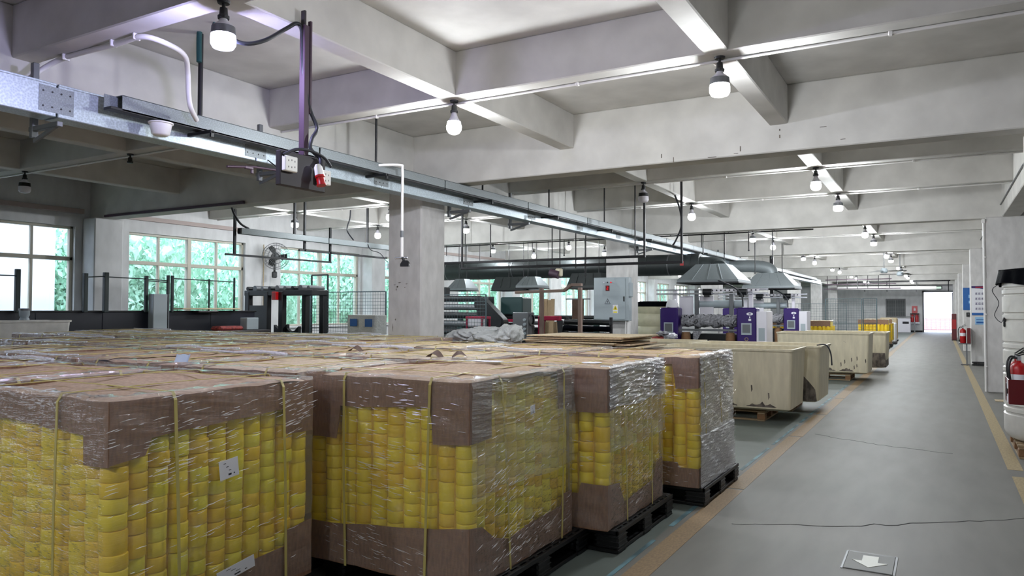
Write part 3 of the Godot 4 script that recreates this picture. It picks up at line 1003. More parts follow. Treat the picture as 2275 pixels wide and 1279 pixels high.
	part("paper_disc", B.new().cyl(Vector3(0.34, H + 0.02, 0.3), Vector3(0.34, H + 0.022, 0.3), 0.07, 20), "paper", t)

	# fourth load, its right face silvery with film
	s = Vector3(1.1, 1.035, 1.06)
	H = s.y
	t = bundle_at("fourth wrapped load along the aisle, its right face silvery with layered film", -1.69, 5.95, s)
	plastic_pallet("black pallet under the fourth wrapped load along the aisle", -1.645, 5.97, 1.14, 1.16)
	lid(t, s, 2, 4.0)
	flap(t, 0, s, v2([-0.004, H, 1.107, H, 1.107, 0.79, 0.92, 0.78, 0.89, 0.98, -0.004, 0.98]))
	flap(t, 1, s, v2([-0.004, H, 0.08, H, 0.08, 0.8, -0.004, 0.79]))
	flap(t, 2, s, v2([0, H, 1.1, H, 1.1, 0.8, 0, 0.8]))
	flap(t, 3, s, v2([0, H, 1.06, H, 1.06, 0.8, 0, 0.8]))
	flap(t, 0, s, v2([0, 0, 1.107, 0, 1.107, 0.15, 0.95, 0.15, 0.93, 0.19, 0, 0.2]))
	flap(t, 1, s, v2([-0.004, 0, 1.064, 0, 1.064, 0.15, -0.004, 0.15]))
	spools(t, s, [0, 1], [0.1, 0.1, 0, 0], [1.0, 1.02, 0, 0])
	film(t, s, 0.003, "film", 4.1)
	film(t, Vector3(1.115, 1.04, 1.07), 0.003, "film_thick", 4.9, [1], 0.06, 150, 0.004)
	film(t, Vector3(1.13, 0.40, 1.10), 0.002, "film_thick", 6.3, [1], 0.06, 80, 0.004)
	creases(t, s, [[1, 320, 0.03, 1.03, 0.05, 1.03, 0.25], [0, 90, 0.5, 1.05, 0.55, 0.95, 0.0], [0, 60, 0.5, 1.05, 0.03, 0.3, -0.1]], 0.05)
	strap_z(t, s, 0.22, 0.0, 0.04); strap_z(t, s, -0.3, 0.0)
	strap_x(t, s, 0.53 - 0.1, 0.0, -0.08); strap_x(t, s, 0.53 - 0.54, 0.0, -0.2)

	# the field of loads behind them: three kinds, copied
	var kinds := []
	for k in 3:
		kinds.append(field_load(k))
	var rows := [[1.86, [-4.14, -5.29]], [3.2, [-3.27, -4.42, -5.58, -6.73]], [4.5, [-3.02, -4.17, -5.3, -6.44, -7.6, -8.75]], [5.92, [-2.84, -3.98, -5.12, -6.27, -7.42, -8.56, -9.7, -10.84]], [7.14, [-5.62, -6.76, -7.9, -9.05, -10.2, -11.34]]]
	var n := 0
	var pal: Node3D = null
	for r in rows.size():
		var first := 1 if r < 4 else 0
		for c in rows[r][1].size():
			var o: Node3D
			var k := (n * 2 + r) % 3
			if n < 3:
				k = n
				o = kinds[k]
			else:
				o = kinds[k].duplicate()
				o.name = "wrapped_load"
				add_child(o, true)
			var x: float = rows[r][1][c]
			o.position = P(x - 0.555, YB + rng.randf_range(0.0, 0.006), rows[r][0] + 0.55 + rng.randf_range(-0.03, 0.03))
			o.rotation.y = rng.randf_range(-0.014, 0.014) + (PI if c % 2 else 0.0)
			tag(o, "cardboard-topped load in the field, %s from the aisle in the %s row back" % [nth(c + first), nth(r)], "pallet load", "film-wrapped loads of yellow spools")
			n += 1
			var pl: Node3D
			if pal == null:
				pal = plastic_pallet("", 0, 0, 1.07, 1.05)
				pl = pal
			else:
				pl = pal.duplicate()
				pl.name = "plastic_pallet"
				add_child(pl, true)
			pl.position = Vector3(o.position.x, 0, o.position.z)
			tag(pl, "black pallet hidden under the load %s from the aisle in the %s row back" % [nth(c + first), nth(r)], "pallet", "black plastic pallets")
	# loose things lying on the tops
	var pp := thing("delivery_note", "crumpled white delivery note standing on the load tops", "paper", P(-4.45, 1.212, 3.28))
	part("paper_sheet", B.new().sheet(func(u: float, v: float) -> Vector3: return Vector3(u * 0.13 - 0.065, v * 0.045 + 0.008 * absf(sin(u * 9.0)) * v, 0.02 * sin(u * 6.0) - v * 0.02), 10, 4, Vector3.BACK), "light_paper", pp)
	for q in [[-3.35, 4.62, 0.0, "left one of two torn dark flaps side by side on a load top"], [-3.15, 4.6, 0.7, "right one of two torn dark flaps side by side on a load top"], [-4.35, 4.85, 0.2, "lone torn dark flap on a load top, left of the pair of flaps"]]:
		var b := B.new().sheet(func(u: float, v: float) -> Vector3: return Vector3(u * 0.12, 0.05 * sin(u * PI) * (1.0 - v * 0.5), v * 0.07), 8, 4, Vector3.UP)
		var o := solo("torn_flap", b, "card_dark", q[3], "cardboard", "torn flaps on the load tops", P(q[0], 1.215, q[1]))
		o.rotation.y = q[2]
	# flat cardboard sheets stacked behind the fourth load
	var fs := thing("cardboard_stack", "stack of flat pale cardboard sheets on a pallet behind the fourth load", "cardboard", P(-3.5, 0, 7.95))
	for k in 9:
		var c := Vector3(rng.randf_range(-0.07, 0.07), 1.10 + k * 0.022, rng.randf_range(-0.05, 0.05))
		part("sheet", B.new().box(c, Vector3(1.3 + rng.randf_range(-0.2, 0.1), 0.014, 0.95), 0.002, Basis(Vector3.UP, rng.randf_range(-0.1, 0.1)).rotated(Vector3.BACK, rng.randf_range(-0.012, 0.012))), ["card_pale", "card", "card_pale"][k % 3], fs)
	part("bundle", B.new().box(Vector3(0, 0.62, 0), Vector3(1.25, 0.92, 0.9), 0.01), "card_side", fs)
	part("pallet_base", B.new().box(Vector3(0, 0.14, 0), Vector3(1.3, 0.04, 1.0)).box(Vector3(-0.55, 0.06, 0), Vector3(0.12, 0.12, 1.05)).box(Vector3(0.55, 0.06, 0), Vector3(0.12, 0.12, 1.0)).box(Vector3(0, 0.06, 0), Vector3(0.12, 0.12, 1.05)), "pale_wood", fs)
	# sacks
	var sk := thing("sack_pile", "heap of grey-white woven sacks on a crate in front of the machines", "sacks", P(-5.42, 0, 8.72))
	var lump := func(c: Vector3, r: Vector3, k: float) -> B:
		return B.new().sheet(func(u: float, v: float) -> Vector3:
			var a := u * TAU
			var e := (v - 0.5) * PI
			var d := Vector3(cos(a) * cos(e), sin(e), sin(a) * cos(e))
			var w := 1.0 + 0.13 * wobble(d.x * 1.2 + k, d.z * 1.3 + d.y, k) + 0.05 * sin(d.x * 19.0 + d.z * 13.0 + k)
			return c + Vector3(signf(d.x) * pow(absf(d.x), 0.75) * r.x, signf(d.y) * pow(absf(d.y), 0.8) * r.y, d.z * r.z) * w, 40, 20, Vector3.UP, c)
	for q in [[-0.28, 1.19, 0.0, 0.3, 0.09, 0.28, 1.0], [0.18, 1.19, 0.05, 0.34, 0.09, 0.3, 2.3], [0.0, 1.285, -0.05, 0.2, 0.05, 0.2, 4.1], [0.4, 1.235, 0.0, 0.15, 0.13, 0.22, 5.5], [-0.1, 1.24, 0.12, 0.24, 0.07, 0.18, 7.7]]:
		part("sack", lump.call(Vector3(q[0], q[1], q[2]), Vector3(q[3], q[4], q[5]), q[6]), "sack", sk)
	part("crate", B.new().box(Vector3(0, 0.55, 0), Vector3(1.15, 1.1, 0.7), 0.02), "card_side", sk)


func field_load(k: int) -> Node3D:
	var s := Vector3(1.075, 1.04, 1.06)
	var H := s.y
	var t := bundle_at("cardboard-topped load", 0, 0, s)
	lid(t, s, 2 + k % 2, 5.0 + k, ["card", "card", "card_pale"][k])
	for f in 4:
		var l := s.x if f % 2 == 0 else s.z
		flap(t, f, s, v2([-0.004, H, l + 0.004, H, l + 0.004, H - 0.28, l - 0.15, H - 0.28, l - 0.17, H - 0.13, 0.17, H - 0.13, 0.15, H - 0.28, -0.004, H - 0.28]))
		flap(t, f, s, v2([0, 0, l, 0, l, 0.2, 0, 0.2]))
	part("inner_spools", B.new().box(Vector3(0, H / 2 - 0.02, 0), Vector3(s.x - 0.012, H - 0.05, s.z - 0.012), 0.02), "yarn", t).set_meta("kind", "stuff")
	film(t, s, 0.02, "film", 8.0 + k, [0, 1, 2, 3], 0.1, 30, 0.0)
	strap_x(t, s, 0.29, 0.0); strap_x(t, s, -0.27, 0.0)
	strap_z(t, s, 0.3, 0.0); strap_z(t, s, -0.28, 0.0)
	if k < 2:   # bunched film along one edge
		part("film_bunch", B.new().tube(spline([Vector3(-0.5, H + 0.02, 0.5), Vector3(-0.2, H + 0.035, 0.49), Vector3(0.1, H + 0.02, 0.51), Vector3(0.5, H + 0.03, 0.49)], 10), 0.013, 7, 0.006), "film_thick", t)
	return t


# ---- large cream tubs left of the aisle
func tub(called: String, label: String, x1: float, d0: float, w: float, l: float, h: float, y0: float, group := "large cream tubs by the aisle") -> Node3D:
	var t := thing(called, label, "tub", P(x1 - w / 2, y0, d0 + l / 2), group)
	var tp := 0.035   # taper of each side
	var ring := func(y: float, inset: float, r: float) -> Array:
		var o := []
		var hx := w / 2 - tp * (1.0 - y / h) - inset
		var hz := l / 2 - tp * (1.0 - y / h) - inset
		for c in 4:
			var sx: float = [1, -1, -1, 1][c]
			var sz: float = [1, 1, -1, -1][c]
			for k in 5:
				var a := PI / 2 * c + PI / 2 * k / 4
				o.append(Vector3(sx * (hx - r) + cos(a) * r, y, sz * (hz - r) + sin(a) * r))
		return o
	var walls := func(rings: Array, inward: bool) -> B:
		var b := B.new()
		for i in rings.size() - 1:
			for k in 20:
				var a: Vector3 = rings[i][k]
				var c: Vector3 = rings[i][(k + 1) % 20]
				var d: Vector3 = rings[i + 1][(k + 1) % 20]
				var e: Vector3 = rings[i + 1][k]
				var n := (c - a).cross(e - a).normalized()
				if n.length() < 0.5:
					n = (d - a).cross(e - a).normalized()
				var mid := (a + c + d + e) / 4
				var out := Vector3(mid.x, 0, mid.z)
				if absf(n.y) > 0.8:
					out = Vector3.UP if i > 1 or inward else Vector3.DOWN
				elif inward:
					out = -out
				if n.dot(out) < 0:
					n = -n
				b.quad(a, c, d, e, n)
		return b
	part("body", walls.call([ring.call(0.0, 0.06, 0.04), ring.call(0.03, 0.0, 0.05), ring.call(h - 0.03, 0.0, 0.05), ring.call(h - 0.03, -0.018, 0.055), ring.call(h, -0.018, 0.055), ring.call(h, 0.02, 0.045)], false), "tub", t)
	part("inside", walls.call([ring.call(h, 0.02, 0.045), ring.call(0.05, 0.02, 0.04), ring.call(0.05, 0.4, 0.04)], true), "tub", t)
	var gb := B.new()
	for k in 9:   # scuffs and grime low on the sides
		var u := rng.randf_range(-w * 0.46, w * 0.46)
		var hh := rng.randf_range(0.05, 0.16)
		var y := rng.randf_range(0.06, 0.3)
		gb.prism([Vector2(u, y), Vector2(u + 0.018, y + hh * 0.3), Vector2(u + 0.012, y + hh), Vector2(u - 0.006, y + hh * 0.8)], 0.002, Transform3D(Basis(), Vector3(0, 0, l / 2 - tp * (1.0 - y / h) + 0.003)))
	for k in 4:   # dirt along the foot
		var u0 := -w * 0.46 + k * w * 0.22 + rng.randf_range(-0.05, 0.05)
		var lu := rng.randf_range(0.2, 0.45)
		var o := [Vector2(u0, 0.05)]
		for i in 12:
			o.append(Vector2(u0 + lu * (i + 0.5) / 12.0, 0.055 + sin(PI * (i + 0.5) / 12.0) * rng.randf_range(0.02, 0.075)))
		o.append(Vector2(minf(u0 + lu, w * 0.46), 0.05))
		o[-2].x = minf(o[-2].x, w * 0.455)
		gb.prism(o.filter(func(p): return p.x < w * 0.463), 0.002, Transform3D(Basis(Vector3.RIGHT, atan(tp / h)), Vector3(0, 0, l / 2 - tp + 0.002)))
	part("scuffs", gb, "grime", t).set_meta("kind", "stuff")
	return t


func wooden_pallet(label: String, x1: float, d0: float, w: float, l: float) -> Node3D:
	var t := thing("wooden_pallet", label, "pallet", P(x1 - w / 2, 0, d0 + l / 2), "wooden pallets under the tubs")
	for k in 7:
		part("deck_board", B.new().box(Vector3(0, 0.132, -l / 2 + 0.06 + k * (l - 0.12) / 6), Vector3(w, 0.022, 0.1), 0.003), "pale_wood", t)
	for ix in [-1, 0, 1]:
		part("bottom_board", B.new().box(Vector3(ix * (w / 2 - 0.06), 0.01, 0), Vector3(0.1, 0.02, l), 0.003), "pale_wood", t)
		part("top_bearer", B.new().box(Vector3(ix * (w / 2 - 0.06), 0.11, 0), Vector3(0.1, 0.022, l), 0.003), "pale_wood", t)
		for iz in [-1, 0, 1]:
			part("block", B.new().box(Vector3(ix * (w / 2 - 0.06), 0.06, iz * (l / 2 - 0.07)), Vector3(0.11, 0.078, 0.13), 0.004), "wood", t)
	for iz in [-1, 1]:
		part("front_board", B.new().box(Vector3(0, 0.01, iz * (l / 2 - 0.07)), Vector3(w - 0.22, 0.019, 0.1), 0.003), "pale_wood", t)
	return t


func tubs():
	var g := "large cream tubs by the aisle"
	var t := tub("plastic_tub", "nearest large cream tub on a wooden pallet, scuffed on its front", -1.77, 10.84, 1.98, 1.16, 0.86, 0.165)
	var m := B.new().bar(Vector3(-0.62, 0.62, 0.5715), Vector3(-0.57, 0.57, 0.5715), 0.012, 0.003).bar(Vector3(-0.6, 0.57, 0.5715), Vector3(-0.55, 0.58, 0.5715), 0.01, 0.003)
	part("pen_mark", m, "grime", t)
	wooden_pallet("wooden pallet under the nearest cream tub", -2.16, 10.98, 1.2, 1.0)
	t = tub("plastic_tub", "second cream tub, its lower front dark grey with grime", -1.585, 12.18, 1.98, 1.2, 0.86, 0.165)
	var q := []
	for k in 15:
		var a := k / 14.0
		q.append(Vector2(0.2 + 0.71 * a, 0.62 - 0.42 * pow(a, 2.4)))
	q.append(Vector2(0.93, 0.02)); q.append(Vector2(0.2, 0.02))
	part("grime_patch", B.new().prism(q, 0.003, Transform3D(Basis(Vector3.RIGHT, 0.0407), Vector3(0, 0, 0.5672))), "grime", t)
	part("cable_tail", B.new().tube(spline([Vector3(0.9, 0.862, 0.3), Vector3(1.03, 0.87, 0.3), Vector3(1.10, 0.76, 0.32), Vector3(1.12, 0.56, 0.33)], 8), 0.011, 6), "cable", t)
	wooden_pallet("wooden pallet under the second cream tub", -2.0, 12.25, 1.2, 1.0)
	tub("plastic_tub", "cream tub behind the second one, half hidden by the wrapped loads", -3.72, 12.5, 1.98, 1.2, 0.86, 0.165)
	wooden_pallet("wooden pallet under the half-hidden cream tub", -4.1, 12.6, 1.2, 1.0)
	t = tub("plastic_tub", "wide clean cream tub further down the aisle beside the purple machines", -1.36, 18.18, 1.95, 1.2, 0.9, 0.165)
	part("pen_mark", B.new().bar(Vector3(0.45, 0.72, 0.5945), Vector3(0.5, 0.69, 0.5945), 0.014, 0.003), "grime", t)
	wooden_pallet("wooden pallet under the wide clean cream tub", -1.75, 18.28, 1.2, 1.0)
	t = tub("plastic_tub", "farthest cream tub, its lower end dark with dirt", -1.17, 21.0, 1.95, 1.2, 0.9, 0.12)
	part("grime_patch", B.new().box(Vector3(0.93, 0.2, 0.0), Vector3(0.035, 0.36, 1.12)).box(Vector3(0.6, 0.2, 0.58), Vector3(0.66, 0.36, 0.02)), "grime", t)
	wooden_pallet("wooden pallet under the farthest cream tub", -1.7, 21.1, 1.2, 1.0)
	# a white tub stands on end behind the field of loads at the far left
	t = tub("plastic_tub", "low white tub lying at the far left behind the loads", -12.42, 5.35, 0.6, 1.75, 0.45, 0.93, "")
	t.get_child(0).material_override = M["tank"]
	t.get_child(1).material_override = M["tank"]
	part("stand", B.new().box(Vector3(0, -0.46, 0), Vector3(0.5, 0.9, 1.6), 0.02), "dark_box", t)
	var j := thing("jar", "small glass jar standing on the white tub at the far left", "jar", P(-12.62, 1.385, 6.47))
	part("body", B.new().lathe([Vector2(0, 0), Vector2(0.07, 0), Vector2(0.07, 0.02), Vector2(0.055, 0.04), Vector2(0.075, 0.08), Vector2(0.075, 0.15), Vector2(0, 0.15)], Transform3D(), 16), "cabinet_grey", j)
	part("lid", B.new().lathe([Vector2(0, 0.15), Vector2(0.08, 0.15), Vector2(0.08, 0.185), Vector2(0, 0.187)], Transform3D(), 16), "grey_steel", j)


func extinguisher(label: String, at: Vector3, sc := 1.0, turn := 0.0) -> Node3D:
	var t := thing("fire_extinguisher", label, "fire extinguisher", at, "fire extinguishers", turn)
	t.scale = Vector3.ONE * sc
	part("cylinder", B.new().lathe([Vector2(0, 0), Vector2(0.07, 0.0), Vector2(0.078, 0.012), Vector2(0.078, 0.34), Vector2(0.07, 0.375), Vector2(0.045, 0.40), Vector2(0.022, 0.41), Vector2(0.022, 0.43), Vector2(0, 0.43)], Transform3D(), 22), "red", t)
	part("label_band", B.new().lathe([Vector2(0.0785, 0.2), Vector2(0.0795, 0.2), Vector2(0.0795, 0.29), Vector2(0.0785, 0.29)], Transform3D(), 22), "paper", t)
	part("valve", B.new().cyl(Vector3(0, 0.43, 0), Vector3(0, 0.475, 0), 0.022, 12), "chrome", t)
	part("handle", B.new().bar(Vector3(-0.02, 0.475, 0), Vector3(0.085, 0.505, 0), 0.02, 0.012, 0.003).bar(Vector3(-0.02, 0.49, 0), Vector3(0.075, 0.55, 0), 0.02, 0.01, 0.003), "black_plastic", t)
	part("hose", B.new().tube(spline([Vector3(-0.02, 0.455, 0), Vector3(-0.08, 0.45, 0.01), Vector3(-0.115, 0.36, 0.02), Vector3(-0.105, 0.2, 0.03), Vector3(-0.095, 0.1, 0.03)], 6), 0.011, 8).cyl(Vector3(-0.095, 0.1, 0.03), Vector3(-0.09, 0.04, 0.03), 0.013, 8, 0.02), "black_plastic", t)
	return t


func right_side():
	# tall ribbed tank on a wooden pallet, with its cover and what hangs on it
	var c := Vector3(1.30, 0, -10.15)
	var t := thing("ribbed_tank", "tall white ribbed plastic tank standing on a wooden pallet at the right", "tank", c + Vector3(0, 0.145, 0))
	var pr := [Vector2(0, 0), Vector2(0.60, 0.0), Vector2(0.66, 0.03), Vector2(0.69, 0.10)]
	for y in [0.28, 0.72, 0.98, 1.30, 1.58]:
		for k in 2:
			pr.append_array([Vector2(0.69, y + k * 0.075), Vector2(0.672, y + 0.012 + k * 0.075), Vector2(0.672, y + 0.024 + k * 0.075), Vector2(0.69, y + 0.036 + k * 0.075)])
	pr.append_array([Vector2(0.69, 1.80), Vector2(0.64, 1.86), Vector2(0, 1.87)])
	part("body", B.new().lathe(pr, Transform3D(), 56), "tank", t)
	wooden_pallet("wooden pallet under the white ribbed tank", 2.0, 9.6, 1.3, 1.2)
	var cv := thing("tank_cover", "black plastic sheet cover over the top of the ribbed tank", "cover", c + Vector3(0, 1.99, 0))
	var cp := func(u: float, v: float) -> Vector3:
		var a := u * TAU
		var w := 0.02 * sin(a * 9.0) + 0.012 * sin(a * 23.0)
		if v < 0.6:
			var y := lerpf(-0.13 + 0.02 * sin(a * 5.0), 0.03, v / 0.6)
			return Vector3(cos(a), 0, sin(a)) * (0.735 + w * (1.0 - v) - 0.02 * (v / 0.6)) + Vector3(0, y, 0)
		var k := (v - 0.6) / 0.4
		return Vector3(cos(a), 0, sin(a)) * (0.715 + w * 0.4) * (1.0 - k) + Vector3(0, 0.03 + 0.05 * sin(k * PI / 2) + w * 0.4 * (1.0 - k), 0)
	part("sheet", B.new().sheet(cp, 120, 20, Vector3.UP, Vector3(0, -0.15, 0)), "black_sheet", cv)
	part("buckle", B.new().box(Vector3(-0.3, -0.05, 0.70), Vector3(0.05, 0.12, 0.03), 0.006, Basis(Vector3.UP, -0.4)), "tub", cv)
	t = thing("power_cable", "thin black power cable with a plug hanging below the tank cover", "cable", Vector3(0.53, 0, -10.0))
	part("cord", B.new().tube(spline([Vector3(0.05, 1.87, 0), Vector3(-0.02, 1.8, 0.02), Vector3(0.04, 1.66, 0.02), Vector3(0.0, 1.52, 0.0), Vector3(0.06, 1.44, 0), Vector3(0.09, 1.5, 0)], 8), 0.004, 6), "cable", t)
	part("plug", B.new().box(Vector3(0.095, 1.44, 0.0), Vector3(0.03, 0.1, 0.03), 0.006), "black_plastic", t)
	# two extinguishers in a red box hung on the tank
	var bx := thing("extinguisher_box", "dark red open box on the near right column holding two extinguishers", "box", P(0.665, 0.66, 8.98))
	part("shell", B.new().box(Vector3(0, 0.12, 0.23), Vector3(0.19, 0.24, 0.012), 0.003).box(Vector3(0, 0.12, -0.23), Vector3(0.19, 0.24, 0.012), 0.003).box(Vector3(-0.09, 0.12, 0), Vector3(0.012, 0.24, 0.46), 0.003).box(Vector3(0.09, 0.12, 0), Vector3(0.012, 0.24, 0.46), 0.003).box(Vector3(0, 0.006, 0), Vector3(0.18, 0.012, 0.46)), "dark_red", bx)
	part("white_tag", B.new().box(Vector3(-0.098, 0.19, 0.13), Vector3(0.004, 0.09, 0.09)).box(Vector3(-0.098, 0.05, 0.12), Vector3(0.004, 0.08, 0.12)), "paper", bx)
	part("black_tag", B.new().box(Vector3(-0.1, 0.13, 0.05), Vector3(0.008, 0.13, 0.07), 0.002), "black_plastic", bx)
	part("hook", B.new().box(Vector3(0.092, 0.2, 0), Vector3(0.012, 0.3, 0.05), 0.003), "dark_red", bx)
	extinguisher("red fire extinguisher at the near end of the box on the near right column", P(0.662, 0.675, 8.84), 0.95, 0.5)
	extinguisher("second red fire extinguisher in the box, behind the near one", P(0.662, 0.675, 9.08), 0.95, 0.5)
	var gc := solo("floor_card", B.new().box(Vector3(), Vector3(0.34, 0.008, 0.3), 0.002), "card_pale", "small flat card lying on the floor by the near right column", "cardboard", "", P(0.98, 0.005, 15.6))
	# white pipe on the corner of the near column
	t = thing("wall_pipe", "white pipe running down the corner of the near right column", "pipe", P(0.745, 0, 17.03))
	part("pipe", B.new().cyl(Vector3(0, 0.02, 0), Vector3(0, 3.3, 0), 0.022, 10), "white_pvc", t)
	for y in [0.5, 1.5, 2.6]:
		part("clip", B.new().box(Vector3(0.01, y, 0), Vector3(0.04, 0.03, 0.06), 0.004), "white_pvc", t)
	part("fitting", B.new().box(Vector3(0.0, 3.3, 0), Vector3(0.06, 0.09, 0.06), 0.01), "white_pvc", t)
	t = thing("beam_conduit", "dark thin conduit along the right girder", "conduit", P(1.035, 3.62, 0))
	part("pipe", B.new().cyl(Vector3(0, 0, -6), Vector3(0, 0, -58), 0.012, 8), "grey_steel", t)
	# posters
	t = thing("safety_poster", "white safety poster with purple heading and blue foot on the second right column", "poster", P(0.99, 1.86, 25.37))
	part("sheet", B.new().box(Vector3(), Vector3(0.40, 0.84, 0.008)), "paper", t)
	part("heading", B.new().prism([Vector2(-0.2, 0.42), Vector2(0.2, 0.42), Vector2(0.2, 0.30), Vector2(0.0, 0.35), Vector2(-0.2, 0.36)], 0.003, Transform3D(Basis(), Vector3(0, 0, 0.005))), "purple", t)
	part("heading_text", B.new().box(Vector3(0.02, 0.385, 0.008), Vector3(0.24, 0.03, 0.002)), "red", t)
	part("foot", B.new().box(Vector3(0, -0.385, 0.005), Vector3(0.40, 0.07, 0.003)), "blue", t)
	var gl := B.new()
	for r in 4:
		for k in 4:
			var x := -0.08 + k * 0.075
			var y := 0.2 - r * 0.145
			gl.box(Vector3(x, y + 0.025, 0.006), Vector3(0.05, 0.008, 0.002)).box(Vector3(x, y - 0.025, 0.006), Vector3(0.055, 0.008, 0.002)).box(Vector3(x + 0.012 * (k % 2), y, 0.006), Vector3(0.009, 0.06, 0.002)).box(Vector3(x - 0.02, y - 0.005, 0.006), Vector3(0.008, 0.04, 0.002)).box(Vector3(x, y, 0.006), Vector3(0.045, 0.007, 0.002))
	part("lettering", gl, "purple", t)
	t = thing("notice", "small pale blue notice below the safety poster", "notice", P(1.02, 1.28, 25.37))
	part("sheet", B.new().box(Vector3(), Vector3(0.3, 0.22, 0.006)), "light_blue", t)
	part("lettering", B.new().box(Vector3(0, 0.03, 0.004), Vector3(0.24, 0.02, 0.002)).box(Vector3(0, -0.05, 0.004), Vector3(0.24, 0.05, 0.002)), "blue", t)
	t = thing("blue_poster", "dark blue poster on the third right column", "poster", P(0.90, 2.02, 33.71))
	part("sheet", B.new().box(Vector3(), Vector3(0.26, 0.86, 0.01)), "blue", t)
	part("lettering", B.new().box(Vector3(0.08, 0.1, 0.006), Vector3(0.06, 0.12, 0.002)).box(Vector3(0.08, -0.12, 0.006), Vector3(0.05, 0.1, 0.002)), "light_blue", t)
	# extinguishers further on
	t = thing("extinguisher_stand", "slim steel stand beside the second right column", "stand", P(0.60, 0, 25.25))
	part("frame", B.new().bar(Vector3(0.05, 0, 0.14), Vector3(0.05, 0.62, 0.1), 0.03, 0.03).bar(Vector3(0.05, 0, -0.14), Vector3(0.05, 0.62, -0.1), 0.03, 0.03).bar(Vector3(-0.1, 0.02, 0), Vector3(0.12, 0.02, 0), 0.03, 0.03).box(Vector3(0, 0.62, 0), Vector3(0.3, 0.03, 0.3), 0.004), "grey_steel", t)
	part("back", B.new().box(Vector3(0.105, 0.85, 0), Vector3(0.09, 0.44, 0.3), 0.006), "dark_red", t)
	extinguisher("red fire extinguisher on the stand beside the second right column", P(0.56, 0.637, 25.25), 1.0)
	t = thing("hose_cabinet", "tall dark red hose cabinet at the right of the far aisle", "cabinet", P(0.63, 0, 46))
	part("body", B.new().box(Vector3(0, 0.7, 0), Vector3(0.22, 1.4, 0.6), 0.01), "dark_red", t)
	part("door", B.new().box(Vector3(0, 0.85, 0.305), Vector3(0.18, 0.5, 0.012), 0.003), "red", t)
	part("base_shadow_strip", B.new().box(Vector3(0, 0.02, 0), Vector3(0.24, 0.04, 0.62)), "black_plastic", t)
	t = thing("switch_box", "small black switch box on the third right column", "switch", P(0.93, 1.42, 33.69))
	part("body", B.new().box(Vector3(), Vector3(0.12, 0.16, 0.06), 0.008), "black_plastic", t)
	part("lever", B.new().box(Vector3(0, 0.02, 0.036), Vector3(0.03, 0.05, 0.02), 0.003), "grey_steel", t)
	t = thing("black_plinth", "low black plinth at the foot of the second right column", "plinth", P(1.0, 0, 25.28))
	part("slab", B.new().box(Vector3(0, 0.09, 0), Vector3(0.46, 0.03, 0.16), 0.004).box(Vector3(0, 0.02, 0), Vector3(0.46, 0.03, 0.16), 0.004), "black_plastic", t)
	part("foot", B.new().box(Vector3(-0.15, 0.055, 0), Vector3(0.08, 0.05, 0.14), 0.004).box(Vector3(0.15, 0.055, 0), Vector3(0.08, 0.05, 0.14), 0.004), "black_plastic", t)


# ---- trunking, rods and pipes under the ceiling
func rod(x: float, d: float, y0: float, y1: float, r: float, label: String, m := "dark_steel", g := "hanger rods under the ceiling"):
	var t := thing("hanger_rod", label, "rod", P(x, y0, d), g)
	part("rod", B.new().cyl(Vector3.ZERO, Vector3(0, y1 - y0, 0), r, 8), m, t)
	part("nut", B.new().cyl(Vector3(0, 0.01, 0), Vector3(0, 0.035, 0), r * 1.7, 6), m, t)


